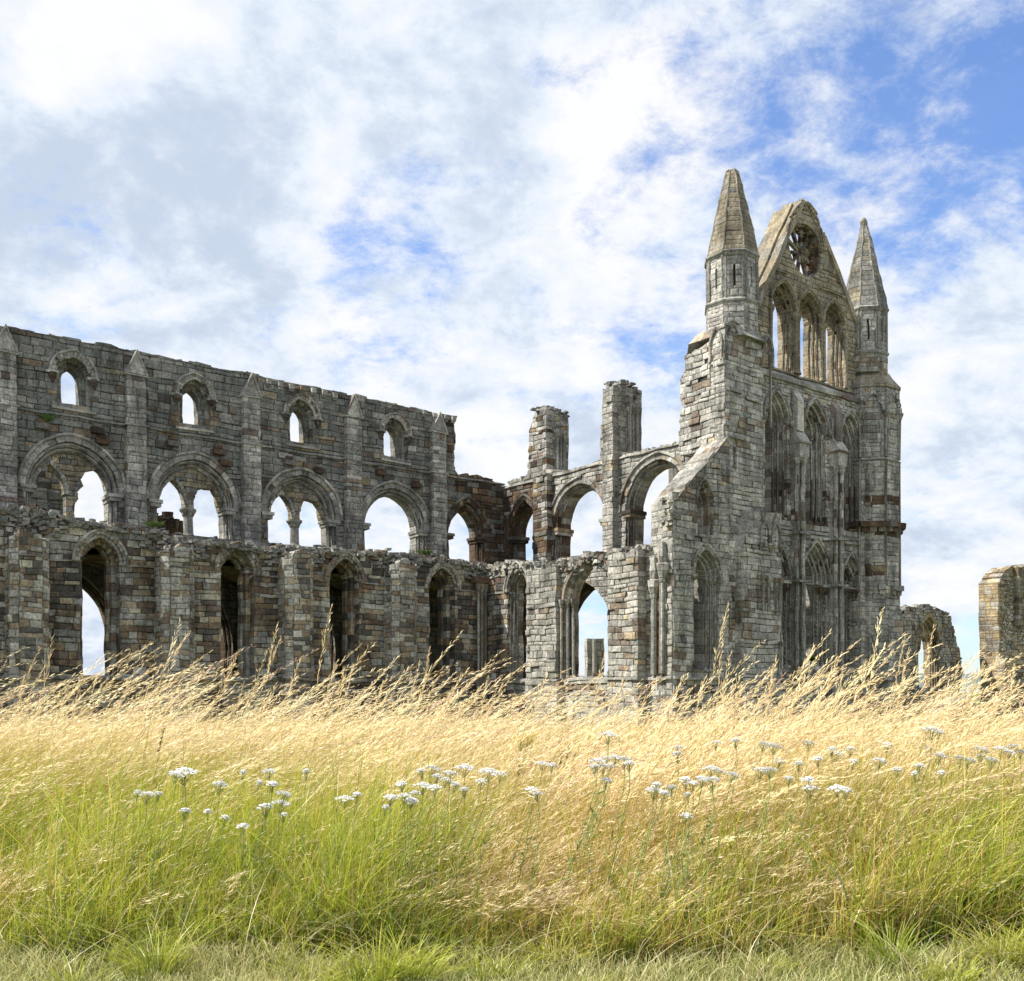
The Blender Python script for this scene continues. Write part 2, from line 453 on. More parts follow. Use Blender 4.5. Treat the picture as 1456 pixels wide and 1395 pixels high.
P_spire = pal([([(.255, .222, .155), (.235, .205, .148), (.28, .24, .168)], 4), (GREY, 1.6)], .9, 31.3, 1.5)
P_spire2 = pal([(GREY, 4), ([(.3, .255, .17)], 1)], .95, 33.3, 1.5)
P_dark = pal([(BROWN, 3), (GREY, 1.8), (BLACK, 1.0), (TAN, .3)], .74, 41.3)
P_rub = pal([(GREY, 4), (PALE, 3), (BROWN, 1.5), (GREEN, 1.2)], .9, 43.3)
P_mg = pal([(GREY, 5), (PALE, 3), (BROWN, .15)], 1.08, 45.3)
P_butt = pal([(GREY, 4), (PALE, 4), (BROWN, .2)], 1.1, 61.3)
P_mb = pal([(PALE, 2), (GREY, 3), (LOWB, 1.4), (BROWN, 1.6)], .95, 47.3)
def banded(P, Q, bands):
    """courses of a second stone between given heights"""
    def f(s, z):
        for z0, z1, pr in bands:
            if z0 < z < z1 and random.random() < pr: return Q(s, z)
        return P(s, z)
    return f
P_faceb = banded(P_face, P_dark, [(9.4, 10.0, .75), (10.9, 11.4, .45), (7.3, 7.8, .4)])
def blend(P, Q, fn):
    return lambda s, z: (Q if random.random() < fn(s, z) else P)(s, z)
# redder corner stone, with the choir's shadow on the transept painted in darker
P_tr1 = blend(P_trans, P_dark, lambda s, z: max(0, min(.95, (5.6-s)/2.2))*(1 if z < 13.4 else .25))
P_ch1 = blend(P_choir, P_dark, lambda s, z: max(0, min(.9, (s+4.6)/1.8)))
P_aE1 = blend(P_aisleE, P_aisleN, lambda s, z: max(0, min(.9, (8.2-s)/2.2)))
P_chlow = blend(P_choir, P_dark, lambda s, z: .8 if z < 8.6 else (.25 if z < 9.6 else 0))

# ================================================================== THE ABBEY
abbey = empty('abbey_ruin', (X0, Y0, 0), A1)
tag(abbey, 'large roofless grey stone abbey ruin with rows of arches, gabled end and two pointed turrets', 'abbey ruin')
E = EYE
# ---------------------------------------------------------------- choir main wall (faces north, v = 0)
f0 = NF(0)
BAY = [-36.4, -30.6, -24.75, -19.1, -13.35, -7.65]          # bay centres
BUT = [-33.5, -27.65, -22.0, -16.25, -10.4, -4.85]          # buttresses
top = 16.17+E
T = lambda x, y=0: f0.p(x, y)
line = [(-39, top), (-33, top+.05), (-27, top-.02), (-22, top+.06), (-16.5, top+.03), (-10.2, top+.02), (-5.2, top-.02), T(650, 592)]
up = rag(line, .07, .55)
edge = rag([T(650, 592), T(645, 603), T(648, 620), T(646, 640), T(649, 672)], .12, .35)
low = rag([T(651, 674), T(680, 676), T(700, 681), (-.2, 12.55+E), (1.6, 12.5+E)], .12, .4)
outl = [(-39, GB)] + up[:-1] + edge[:-1] + low + [(1.6, GB)]
cl_ar = [Arch(c, 13.15+E, 14.45+E, .80, .95) for c in BAY]
tri_ar = [Arch(c, 7.7+E, 9.25+E, 2.02, 2.2) for c in BAY]
tri5 = Arch(-2.75, 7.7+E, 9.25+E, 1.32, 1.95)
arc_ar = [Arch(c, GB, 2.5+E, 1.95, 3.1) for c in BAY] + [Arch(-2.6, GB, 2.5+E, 1.75, 2.9)]
mb = MB()
masonry(mb, f0, outl, [a.hole() for a in cl_ar+tri_ar+[tri5]+arc_ar], 1.12, P_ch1, .31, .62, rough=.08, gone=.012)
rubble(mb, f0, [(-39, top), (-5, top)], .1, 1.0, P_choir, .42, 1, .55, .02)
mb.build('choir_wall', M_STONE, abbey)
# string courses
mb = MB(); b = -39
for q in BUT + [.2]:
    e = q-.5 if q < 0 else 0
    mb = MB(); string(mb, f0, b, e, 12.55+E, P_choir, .17, .14, drop=.0); b = q+.5
    mb.build('string_course', M_MOULD, abbey)
# buttresses
for i, q in enumerate(BUT):
    mb = MB(); fb = NF(.36); P = P_butt
    masonry(mb, fb, [(q-.47, 7.0+E), (q+.47, 7.0+E), (q+.47, 12.6+E), (q-.47, 12.6+E)], [], .4, P, .3, .5, back=False)
    fc = NF(.3)
    masonry(mb, fc, [(q-.45, 12.6+E), (q+.45, 12.6+E), (q+.45, 14.95+E), (q-.45, 14.95+E)], [], .34, P, .3, .5, back=False)
    masonry(mb, NF(.62), [(q-.55, 7.0+E), (q+.55, 7.0+E), (q+.55, 7.6+E), (q-.55, 7.6+E)], [], .3, P, .3, .5, back=False)
    bo = mb.build('buttress', M_STONE, abbey)
    mb = MB(); string(mb, fb, q-.55, q+.55, 12.55+E, P, .15, .08, .4)
    string(mb, fc, q-.56, q+.56, 14.9+E, P, .13, .1, .34, .06)
    mb.build('string_course', M_MOULD, bo)
    mb = MB(); gablet(mb, fc, q-.45, q+.45, 15.0+E, 16.1+E, 0, .5, P); mb.build('gabled_cap', M_MOULD, bo)
# clerestory windows
for i, a in enumerate(cl_ar):
    mb = MB()
    inner = Arch(a.cx, a.z0, 14.35+E, .40, .62)
    orders(mb, f0, a, [(.0, .10), (.16, .3)], .62, P_mg, shafts=False)
    # screen wall with the lancet light
    o = a.path(-.02, step=99)
    masonry(mb, Fr((0, .55), (1, 0), (0, 1)), o, [inner.path(0, step=99, z0=a.z0+.12)], .58, P_choir, .3, .5)
    w = mb.build('clerestory_window', M_MOULD, abbey)
    mb = MB(); ring(mb, f0, a, .2, -.12, .1, P_mg, off=.02, jamb=False, stone=.4)
    tube(mb, f0, a.path(.24, 18, False), .06, -.12, P_mg); tube(mb, f0, a.path(-.02, 18, False), .07, -.05, P_mg)
    for sgn in (-1, 1):       # carved stops
        x = a.cx+sgn*(a.hw+.1); q0 = f0.P(x, 0, -.05)
        lathe(mb, q0[0], q0[1], [(a.zs-.42, .05), (a.zs-.3, .1), (a.zs-.16, .17), (a.zs-.1, .15), (a.zs+.0, .2)], P_dark, 8, jit=.02)
        box(mb, f0, x-.3, x+.24, a.zs-.04, a.zs+.08, -.18, .1, P_mg)
    mb.build('hood_mould', M_MOULD, w)
    mb = MB(); box(mb, f0, a.cx-.95, a.cx+.95, a.z0-.3, a.z0+.02, -.13, .5, P_mg, top=.22); mb.build('sill', M_MOULD, w)
# triforium arches
for i, a in enumerate(tri_ar+[tri5]):
    P = P_mg if i < 6 else P_dark
    mb = MB()
    orders(mb, f0, a, [(.0, .0), (.17, .22), (.34, .46)], 1.1, P, r=.085)
    if i == 6: orders(mb, f0, a, [(.0, -.02)], .3, P, shafts=False)
    t = mb.build('triforium_arch', M_MOULD, abbey)
    mb = MB(); ring(mb, f0, a, .26, -.07, .1, P, off=.0, jamb=False, stone=.35)
    tube(mb, f0, a.path(.32, 22, False), .075, -.1, P, 6); mb.build('hood_mould', M_MOULD, t)
    mb = MB()
    for sgn in (-1, 1):
        x = a.cx+sgn*(a.hw-.12)
        mb = MB(); box(mb, f0, x-.34, x+.34, a.zs-.12, a.zs+.04, -.1, 1.17, P, top=0)
        box(mb, f0, x-.27, x+.27, a.zs-.3, a.zs-.12, -.04, 1.15, P); mb.build('impost', M_MOULD, t)
    if 0 <= i <= 4:           # tympanum on a middle column with two pointed sub arches
        ft = Fr((0, .62), (1, 0), (0, 1)); hw = a.hw-.36
        sub = [Arch(a.cx-hw*.53, 7.7+E, 9.15+E, hw*.40, 1.3), Arch(a.cx+hw*.53, 7.7+E, 9.15+E, hw*.40, 1.3)]
        mb = MB(); top_a = Arch(a.cx, a.z0, a.zs, hw+.02, a.rise*.86)
        o = [p for p in top_a.path(0, 22, True, step=99)]
        # tympanum hangs above the capitals only
        o = [(x, max(z, 9.15+E)) for x, z in top_a.path(0, 22, False)]
        m = [(a.cx+hw, 9.15+E)]
        low = [(a.cx+hw*.93, 9.15+E)] + sub[1].path(0, 16, False)[::-1] + sub[0].path(0, 16, False)[::-1] + [(a.cx-hw*.93, 9.15+E)]
        if i in (2,):         # the westmost one is torn away on the right
            low = [(a.cx+hw*.98, 10.2+E), (a.cx+hw*.7, 10.45+E), (a.cx+hw*.45, 10.35+E), (a.cx+hw*.28, 9.9+E), (a.cx+hw*.36, 9.6+E), (a.cx+hw*.2, 9.3+E), (a.cx+hw*.25, 9.0+E), (a.cx+.1, 8.6+E), (a.cx+.22, 8.2+E), (a.cx+.12, 7.8+E), (a.cx-.15, 7.8+E), (a.cx-.15, 9.15+E)] + sub[0].path(0, 16, False)[::-1] + [(a.cx-hw*.93, 9.15+E)]
        if i in (3, 4):       # right sub arch broken up to a flat ragged head
            r2 = [(a.cx+hw*.95, 9.2+E), (a.cx+hw*.84, 9.9+E), (a.cx+hw*.7, 10.25+E), (a.cx+hw*.45, 10.3+E), (a.cx+hw*.22, 10.2+E), (a.cx+hw*.15, 9.8+E), (a.cx+hw*.13, 9.15+E)]
            low = rag(r2, .05, .25) + sub[0].path(0, 16, False)[::-1] + [(a.cx-hw*.93, 9.15+E)]
        masonry(mb, ft, o+low, [], .5, blend(P_choir, P_gable, lambda s, z: .6), .27, .5)
        tm = mb.build('tympanum', M_STONE, t)
        mb = MB()
        for j, sb in enumerate(sub):
            if j == 1 and i in (2, 3, 4): continue
            ring(mb, ft, sb, .16, -.08, .2, P_mg, jamb=False); 
        if i != 2:
            q0 = ft.P(a.cx, 0, .25)
            lathe(mb, q0[0], q0[1], [(7.65+E, .36), (7.8+E, .36), (7.86+E, .27), (7.95+E, .24), (8.75+E, .23), (8.8+E, .27), (8.95+E, .33), (9.05+E, .42), (9.16+E, .42)], P_mg, 8, PI/8)
        if mb.f: mb.build('column', M_MOULD, tm)
# corbel table under the wall head
for x in np.arange(-15.4, -11.0, .63):
    mb = MB(); box(mb, f0, x, x+.26, top-.36, top-.1, -.24, .1, P_mg); box(mb, f0, x+.02, x+.24, top-.46, top-.36, -.14, .1, P_mg); mb.build('corbel', M_MOULD, abbey)
for x in (-5.9, -5.2, -4.4, -3.9):
    mb = MB(); box(mb, f0, x, x+.26, top-.34, top-.1, -.22, .1, P_mg); box(mb, f0, x+.02, x+.24, top-.46, top-.34, -.13, .1, P_mg); mb.build('corbel', M_MOULD, abbey)
# projecting broken head stones above the triforium hoods
for x, z in ((-26.1, 12.0), (-23.7, 12.15), (-23.5, 11.7), (-17.9, 12.0), (-17.6, 11.5), (-14.1, 12.0), (-12.4, 11.8), (-6.3, 11.8), (-8.6, 12.2), (-20.2, 12.1)):
    mb = MB(); box(mb, f0, x-.3, x+.28, z+E-.18, z+E+.14, -.3, .1, P_dark, top=.06); box(mb, f0, x-.2, x+.2, z+E+.14, z+E+.3, -.16, .1, P_dark); mb.build('broken_corbel', M_RUB, abbey)
# main arcade mouldings + piers
for a in arc_ar:
    mb = MB(); orders(mb, f0, a, [(.0, .0), (.1, .3), (.2, .55)], 1.1, P_dark, r=.1); mb.build('arcade_arch', M_MOULD, abbey)
# vault added between arcade and outer wall to block sky light behind the windows
mb = MB()
for k in range(len(BAY)):
    x0, x1 = BAY[k]-2.9, BAY[k]+2.9 if k < 5 else -3.9
    nn = 10
    for i in range(nn):
        for j in range(6):
            s0, s1 = x0+(x1-x0)*i/nn, x0+(x1-x0)*(i+1)/nn; v0, v1 = .0+3.85*j/6, 3.85*(j+1)/6
            zz = lambda s, v: E+4.0+1.9*max(math.sqrt(max(0, 1-((v-1.92)/1.94)**2)), math.sqrt(max(0, 1-((s-(x0+x1)/2)/((x1-x0)/2+.02))**2)))
            mb.face([(s0, -v0, zz(s0, v0)), (s1, -v0, zz(s1, v0)), (s1, -v1, zz(s1, v1)), (s0, -v1, zz(s0, v1))], P_dark(s0, v0))
            c = P_rub(s0, v0); h = 6.45+E
            mb.face([(s0, -v0, h), (s1, -v0, h), (s1, -v1, h), (s0, -v1, h)], c)
mb.build('added_vault', M_RUB, abbey)
# ---------------------------------------------------------------- choir aisle wall (faces north, v = 5)
f5 = NF(5)
WB = [-36.9, -31.0, -25.0, -19.0, -13.55, -7.85]; BB2 = [-33.8, -27.9, -22.0, -16.3, -10.6]
q = lambda x, y=0: f5.p(x, y)
tl = [(-39, 7.2+E), (-33, 7.3+E), (-29, 7.35+E), q(60, 724), q(110, 742), q(150, 745), q(215, 752), q(240, 762), q(300, 770), q(360, 776), q(420, 778), q(500, 782), q(560, 786), q(640, 795), q(675, 800), (-5.0, 7.0+E)]
mb = MB(); aw = [Arch(c, .7+E, 5.4+E, .8, 1.1) for c in WB]
masonry(mb, f5, [(-39, GB)]+rag(tl, .11, .4)+[(-5.0, GB)], [a.hole() for a in aw], 1.15, P_aisleN, .29, .55, rough=.12, gone=.025, relief=.035)
outer = mb.build('choir_aisle_wall', M_STONE, abbey)
mb = MB(); rubble(mb, f5, tl, .0, 1.3, P_rub, .42, 1.5, 1.0, .16)
for (x0, x1, dz) in ((-39, -21.8, .0), (-21.8, -5, -.25)):
    for k in range(3): rubble(mb, Fr((0, -3.9+k*1.1), (1, 0), (0, 1)), [(x0, 7.25+dz+E), (x1, 7.15+dz+E)], .0, 1.1, P_rub, .42, 1.3, 1, .2)
def ztl(x):
    for (a0, b0), (a1, b1) in zip(tl, tl[1:]):
        if a0 <= x <= a1: return b0+(b1-b0)*(x-a0)/(a1-a0)
    return tl[-1][1]
for k in range(4):
    for x_ in np.arange(-38.8, -5.4, .4):
        if k and min(abs(x_+.2-w_) for w_ in WB) < 1.35: continue
        rubble(mb, f5, [(x_, ztl(x_)-.16-.22*k), (x_+.4, ztl(x_+.4)-.16-.22*k)], -.12, .02, P_rub, .42, 4.2-.7*k, 1.3, .12)
mb.build('broken_wall_core', M_RUB, abbey)
mb = MB(); b = -39
cuts = sorted([(a.cx-a.hw-.1, a.cx+a.hw+.1) for a in aw]+[(c-.7, c+.7) for c in BB2])
for c0, c1 in cuts+[(-5, -5)]:
    if c0 > b+.2: mb = MB(); string(mb, f5, b, c0, 5.35+E, P_mb, .13, .1); mb.build('string_course', M_MOULD, outer)
    b = c1
mb = MB(); string(mb, f5, -39, -5, .55+E, P_mb, .18, .16)
mb.build('string_course', M_MOULD, outer)
for a in aw:
    mb = MB(); orders(mb, f5, a, [(.0, .06), (.2, .45), (.3, .8)], 1.15, P_aisleN, shafts=False)
    w = mb.build('aisle_window', M_MOULD, abbey)
    mb = MB(); ring(mb, f5, a, .13, -.06, .1, P_mb, off=.0, jamb=False, stone=.4); ring(mb, f5, a, .14, -.14, .1, P_mb, off=.14, jamb=False, stone=.5)
    tube(mb, f5, a.path(.3, 18, False), .06, -.12, P_mb); mb.build('hood_mould', M_MOULD, w)
    mb = MB(); box(mb, f5, a.cx-.9, a.cx+.9, a.z0-.2, a.z0+.03, -.1, 1.0, P_mb, top=.1); mb.build('sill', M_MOULD, w)
for c in BB2:
    mb = MB(); h = random.uniform(6.2, 6.7)+E; pj = 1.0
    o = [(c-.42, GB)]+rag([(c-.42, h), (c, h+.15), (c+.42, h-.1)], .1, .3)+[(c+.42, GB)]
    masonry(mb, NF(5+pj), o, [], .5, P_pier, .27, .5, back=False, rough=.15, gone=.03, relief=.04)
    k7 = .3; L7 = k7*1.4142
    for (ox, oy), ax, nx_ in (((c-.42-k7, -(5+pj-k7)), (.7071, -.7071), (.7071, .7071)), ((c+.42, -(5+pj)), (.7071, .7071), (-.7071, .7071))):
        masonry(mb, Fr((ox, oy), ax, nx_), [(0, GB)]+rag([(0, h-.2), (L7, h-.1)], .08, .25)+[(L7, GB)], [], .4, P_pier, .27, .42, back=False, rough=.15, gone=.03, relief=.04)
    for (ox, oy), ax, nx_ in (((c-.42-k7, -5.), (0, -1), (1, 0)), ((c+.42+k7, -(5+pj-k7)), (0, 1), (-1, 0))):
        masonry(mb, Fr((ox, oy), ax, nx_), [(0, GB), (0, h-.25), (pj-k7, h-.25), (pj-k7, GB)], [], .3, P_pier, .27, .42, back=False, rough=.15, relief=.04)
    rubble(mb, NF(5+pj), [(c-.65, h), (c+.65, h-.1)], .05, pj, P_rub, .35, 2, 1.2, .1)
    bo = mb.build('buttress', M_STONE, abbey)
    mb = MB(); string(mb, NF(5+pj), c-.46, c+.46, 5.35+E, P_mb, .14, .1, pj); string(mb, NF(5+pj), c-.82, c+.82, .55+E, P_mb, .18, .13, pj)
    mb.build('string_course', M_MOULD, bo)

# shafts in the inner corner
mb = MB()
for k in range(3):
    mb = MB(); lathe(mb, -5.2-.22*k, -5.18, [(GB, .13), (.9+E, .13), (1.0+E, .09), (5.2+E, .09), (5.35+E, .12), (5.6+E, .2), (5.8+E, .24)], P_mb, 7); mb.build('shaft', M_MOULD, outer)
mb = MB(); box(mb, f5, -6.1, -4.95, 5.8+E, 6.1+E, -.5, .1, P_dark)
mb.build('shaft_capital', M_MOULD, outer)
# ---------------------------------------------------------------- transept main wall (faces east, u = 0)
g0 = EF(0)
t = lambda x, y=0: g0.p(x, y)
def cl(pts, smin=0): return [(max(smin, s), z) for s, z in pts]
top_pts = cl([(0, 12.55+E), t(735, 681), t(749, 676)]) + \
    [t(751, 668), t(751, 640), t(753, 612), t(758, 597), t(763, 584), t(769, 580), t(777, 582)] + \
    [t(777, 668)] + [t(812, 668), t(840, 660), t(852, 654), t(854, 640), t(853, 606), t(861, 602), t(862, 560), t(858, 548), t(868, 545), t(880, 546), t(880, 645), t(905, 642), t(930, 636), t(963, 630)] + \
    [t(967, 612), t(970, 600), t(972, 575), t(967, 560), t(966, 540), t(975, 522), t(973, 508), t(982, 502), t(1000, 494), t(1008, 490), t(1020, 486)]
fl = [1, 1, 0, 1, 1, 1, 1, 1, 1, 0, 0, 1, 1, 1, 1, 1, 1, 1, 1, 1, 0, 0] + [1]*14
up = rag(top_pts, .1, .35, fl[:len(top_pts)-1])
# the upper openings between the piers are splayed: pier flanks run through the wall
tr1 = Arch(2.05, 7.7+E, 9.3+E, 1.35, 2.0); tr2 = Arch(6.85, 7.6+E, 9.3+E, 2.15, 2.25); tr3 = Arch(12.75, 7.3+E, 9.5+E, 2.2, 2.3)
ar1 = Arch(2.0, GB, 2.5+E, 1.3, 2.8); ar2 = Arch(7.3, GB, 2.6+E, 2.45, 3.5); ar3 = Arch(12.6, GB, 2.6+E, 2.0, 3.1)
mb = MB()
masonry(mb, g0, [(0.0, GB)]+up+[(17.2, up[-1][1]), (17.2, GB)], [a.hole() for a in (tr1, tr2, tr3, ar1, ar2, ar3)], 1.05, P_tr1, .3, .55, rough=.15, gone=.02, relief=.035)
gb_ = Fr((1.06, 0), (0, -1), (1, 0))
for xa_, xb_, zt_ in ((752, 777, 16.15+E), (860, 880, 16.2+E)):
    sa_, sb_ = t(xa_)[0], t(xb_)[0]
    masonry(mb, gb_, [(sa_+.1, 12.45+E), (sb_, 12.45+E)]+rag([(sb_, zt_), (sa_+.15, zt_-.1)], .1, .3), [], .62, P_tr1, .28, .5, rough=.2, relief=.03)
rubble(mb, g0, [t(812, 668), t(850, 657)], 0, 1.0, P_rub, .4, 1.5, 1, .1); rubble(mb, g0, [t(883, 647), t(963, 630)], 0, 1.0, P_rub, .4, 1.5, 1, .1)
rubble(mb, g0, [(0, 12.5+E), t(748, 677)], 0, 1.0, P_rub, .45, 2, 1, .15)
rubble(mb, g0, [t(754, 584), t(777, 584)], 0, 1.7, P_rub, .4, 3, 1.2, .25); rubble(mb, g0, [t(858, 547), t(880, 547)], -.1, 1.6, P_rub, .6, 4, 1.3, .25); rubble(mb, g0, [t(756, 584), t(776, 581)], 0, 1.5, P_rub, .5, 4, 1.3, .2)
for k in range(8):
    for s_, z_ in ((t(777)[0], 16.1), (t(880)[0], 16.3)): rubble(mb, Fr((.15, 0), (0, -1), (1, 0)), [(s_-.12, z_+E-.2*k), (s_+.02, z_+E-.2*k)], 0, 1.35, P_rub, .42, 3, 1.6-.1*k, .1)
tw = mb.build('transept_wall', M_STONE, abbey)
for i, a in enumerate((tr1, tr2, tr3)):
    P = P_dark if i == 0 else blend(P_mb, P_dark, lambda s, z: .6 if (s < 5.5 and z < 10.9) else .08)
    mb = MB(); orders(mb, g0, a, [(.0, .0), (.14, .18), (.26, .42)] if i else [(.0, .0), (.08, .2), (.15, .45)], 1.05, P, r=.085); ta = mb.build('triforium_arch', M_MOULD, abbey)
    mb = MB(); ring(mb, g0, a, .28, -.08, .1, P, jamb=False); tube(mb, g0, a.path(.33, 22, False), .08, -.1, P); mb.build('hood_mould', M_MOULD, ta)
    mb = MB()
    for sgn in (-1, 1):
        x = a.cx+sgn*(a.hw-.1); box(mb, g0, x-.34, x+.34, a.zs-.14, a.zs+.04, -.1, 1.1, P); box(mb, g0, x-.27, x+.27, a.zs-.32, a.zs-.14, -.04, 1.08, P); mb.build('impost', M_MOULD, ta); mb = MB()
    if i == 0:
        mb = MB(); q0 = g0.P(a.cx+.1, 0, .8)
        lathe(mb, q0[0], q0[1], [(7.65+E, .2), (7.9+E, .14), (8.9+E, .13), (9.05+E, .22), (9.2+E, .26), (9.4+E, .2), (11.0+E, .22)], P, 8)
        mb.build('column', M_STONE, ta)
for a in (ar1, ar2, ar3):
    mb = MB(); orders(mb, g0, a, [(.0, .0), (.1, .3), (.2, .55)], 1.05, P_dark, r=.1); mb.build('arcade_arch', M_MOULD, abbey)
mb = MB()
for s0, s1 in ((0, 3.3), (4.7, 9.1), (10.1, 14.4)): mb = MB(); string(mb, g0, s0, s1, 12.3+E, P_trans, .15, .1); mb.build('string_course', M_MOULD, tw)
for s0, s1, zt, P in ((3.35, 4.6, 12.4+E, P_tr1), (9.2, 10.0, 16.2+E, P_trans)):
    mb = MB(); fb = Fr((-.4, 0), (0, -1), (1, 0))
    o = [(s0, 6.6+E), (s1, 6.6+E)] + rag([(s1, zt), (s0, zt)], .08, .3)
    masonry(mb, fb, o, [], .42, P, .3, .5, back=False, rough=.1)
    mb.build('buttress', M_STONE, abbey)
# flanking shafts on the clerestory piers (north sides)
for s0, zz in ((t(777)[0], 15.0), (t(880)[0], 15.2)):
    mb = MB()
    for d, r in ((.75, .12), (1.0, .09), (1.25, .12)):
        mb = MB(); lathe(mb, d, -s0-.06, [(12.6+E, r*1.6), (12.85+E, r*1.6), (12.95+E, r), (zz+E-.4, r), (zz+E-.25, r*1.2), (zz+E, r*1.9), (zz+E+.2, r*2)], P_trans, 8); mb.build('shaft', M_MOULD, tw)
# roofless west side: a tall clustered pier standing behind the third arch
mb = MB()
for dx, dy in ((0, 0), (.42, 0), (-.42, 0), (0, .42), (0, -.42), (.32, -.32), (-.32, -.32)):
    lathe(mb, 9.0+dx, -5.9+dy, [(GB, .3), (9.0+E, .3), (14.3+E, .28)], P_mb, 8)
lathe(mb, 9.0, -5.9, [(9.1+E, .8), (9.2+E, .88), (9.5+E, .88), (9.55+E, .7)], P_mb, 10); lathe(mb, 9.0, -5.9, [(14.3+E, .75), (14.5+E, .9), (14.75+E, .7)], P_rub, 8)
mb.build('clustered_pier', M_STONE, abbey)
# ---------------------------------------------------------------- transept aisle wall (faces east, u = -5)
g5 = EF(-5); q = lambda x, y=0: g5.p(x, y)
V1 = 18.6
tp = [(3.86, 6.9+E), q(700, 803), q(730, 796), q(760, 801), q(795, 799), q(812, 797), q(829, 796), q(830, 784), q(848, 783), q(849, 793), q(866, 787), q(880, 781), q(905, 775), q(930, 771), q(942, 770),
      q(944, 752), q(941, 738), q(944, 718), q(951, 706), (V1-.02, 8.7+E)]
f = [1]*(len(tp)-1)
lan = Arch(7.75, .72+E, 5.25+E, .82, 1.3); big = Arch(13.25, .72+E, 4.3+E, 1.8, 2.0)
mb = MB()
masonry(mb, g5, [(3.86, GB)]+rag(tp, .11, .4, f)+[(V1-.02, GB)], [lan.hole(), big.hole()], .75, P_aE1, .29, .55, rough=.2, gone=.03, relief=.045)
rubble(mb, g5, [q(700, 803), q(812, 798)], 0, 1.1, P_rub, .4, 1.5, 1, .1); rubble(mb, g5, [q(850, 793), q(940, 771)], 0, 1.1, P_rub, .4, 2, 1, .1)
for k in range(3): rubble(mb, g5, [(a_, b_-.15-.22*k) for a_, b_ in tp[:14]], -.1, .02, P_rub, .42, 2.2-.5*k, 1.0, .1)
for k in range(5): rubble(mb, g5, [(q(941,0)[0]+.05, 7.1+.33*k+E), (V1-.1, 7.1+.33*k+E)], -.1, .05, P_trans, .45, 2.4, 1.0, .2)
dw = mb.build('transept_aisle_wall', M_STONE, abbey)
mb = MB(); b = 5.0
for c0, c1 in ((lan.cx-1.0, lan.cx+1.0), (big.cx-1.9, big.cx+1.9), (V1, V1)):
    pass
string(mb, g5, 5.0, V1, .58+E, P_trans, .17, .15, drop=.03); string(mb, g5, 5.0, 6.8, 5.2+E, P_mb, .13, .1, drop=.2)
mb.build('string_course', M_MOULD, dw)
mb = MB(); orders(mb, g5, lan, [(.0, .04), (.12, .18), (.24, .32), (.34, .46)], .75, P_trans, r=.065); w = mb.build('aisle_window', M_MOULD, abbey)
mb = MB(); ring(mb, g5, lan, .16, -.1, .1, P_mb, jamb=False); tube(mb, g5, lan.path(.2, 18, False), .06, -.1, P_mb); mb.build('hood_mould', M_MOULD, w)
mb = MB(); box(mb, g5, lan.cx-1, lan.cx+1, .5+E, .74+E, -.14, 1.0, P_trans, top=.14); mb.build('sill', M_MOULD, w)
# the wide broken window: front orders survive only on the left, the rear arch is complete
mb = MB()
orders(mb, g5, big, [(.03, .3), (.1, .42), (.18, .55)], .75, blend(P_mb, P_dark, lambda s, z: .6 if s > 13 else .1), r=.09)
w = mb.build('aisle_window', M_MOULD, abbey)
mb = MB(); half = big.path(0, 22, False)
class PA:
    def __init__(s, pts, cx, zs): s.pts = pts; s.cx = cx; s.zs = zs
for k, (o1, dd, ww) in enumerate(((.0, -.1, .2), (-.2, .1, .2), (-.4, .3, .2))):
    a = big.path(o1, 22, False)[:11-k]; b2 = big.path(o1+ww, 22, False)[:11-k]
    for i in range(len(a)-1):
        c = P_mb(*a[i]); j = random.uniform(-.01, .01)
        A_ = [g5.P(a[i][0], a[i][1], dd+j), g5.P(a[i+1][0], a[i+1][1], dd+j), g5.P(b2[i+1][0], b2[i+1][1], dd+j), g5.P(b2[i][0], b2[i][1], dd+j)]
        B_ = [g5.P(a[i][0], a[i][1], .6), g5.P(a[i+1][0], a[i+1][1], .6), g5.P(b2[i+1][0], b2[i+1][1], .6), g5.P(b2[i][0], b2[i][1], .6)]
        mb.face(A_, c)
        for z in range(4): mb.face([A_[z], A_[(z+1) % 4], B_[(z+1) % 4], B_[z]], c)
    x = big.cx-big.hw-o1-.08; q0 = g5.P(x, 0, dd)
    lathe(mb, q0[0], q0[1], [(.7+E, .13), (.9+E, .09), (4.1+E, .09), (4.25+E, .13), (4.5+E, .2)], P_mb, 7)
mb.build('broken_arch_moulding', M_MOULD, w)
mb = MB()       # voussoir stubs left on the right of the broken window
a = big.path(.02, 30, False)[15:]
for i in range(len(a)-1):
    for k in range(2):
        nx = (a[i][0]-big.cx)*.07; o = .1+.28*k
        box(mb, g5, a[i][0]+o+nx, a[i][0]+o+nx+.3, a[i][1]+.02, a[i][1]+.2, -.02-.13*random.random(), .2, P_dark)
mb.build('voussoir_stubs', M_RUB, w)
mb = MB(); box(mb, g5, big.cx-1.75, big.cx+1.75, .45+E, .74+E, -.1, 1.1, P_trans, top=.1)
rubble(mb, g5, [(big.cx-1.3, .8+E), (big.cx+1.3, .85+E)], .3, .9, P_dark, .4, 1, 1, .1); mb.build('sill', M_MOULD, w)
for s0, s1, z0, z1, pj in ((8.9, 11.2, .74+E, 6.2+E, .32), (15.05, 17.0, GB, 6.35+E, .5), (8.9, 11.35, GB, .6+E, .4)):
    mb = MB(); o = [(s0, z0), (s1, z0)]+(rag([(s1, z1), (s0, z1-.1)], .1, .35) if z1 > 3 else [(s1, z1), (s0, z1)])
    masonry(mb, Fr((-5-pj, 0), (0, -1), (1, 0)), o, [], pj+.02, P_aisleE, .29, .5, back=False, rough=.25, gone=.03, relief=.05)
    mb.build('buttress', M_STONE, abbey)
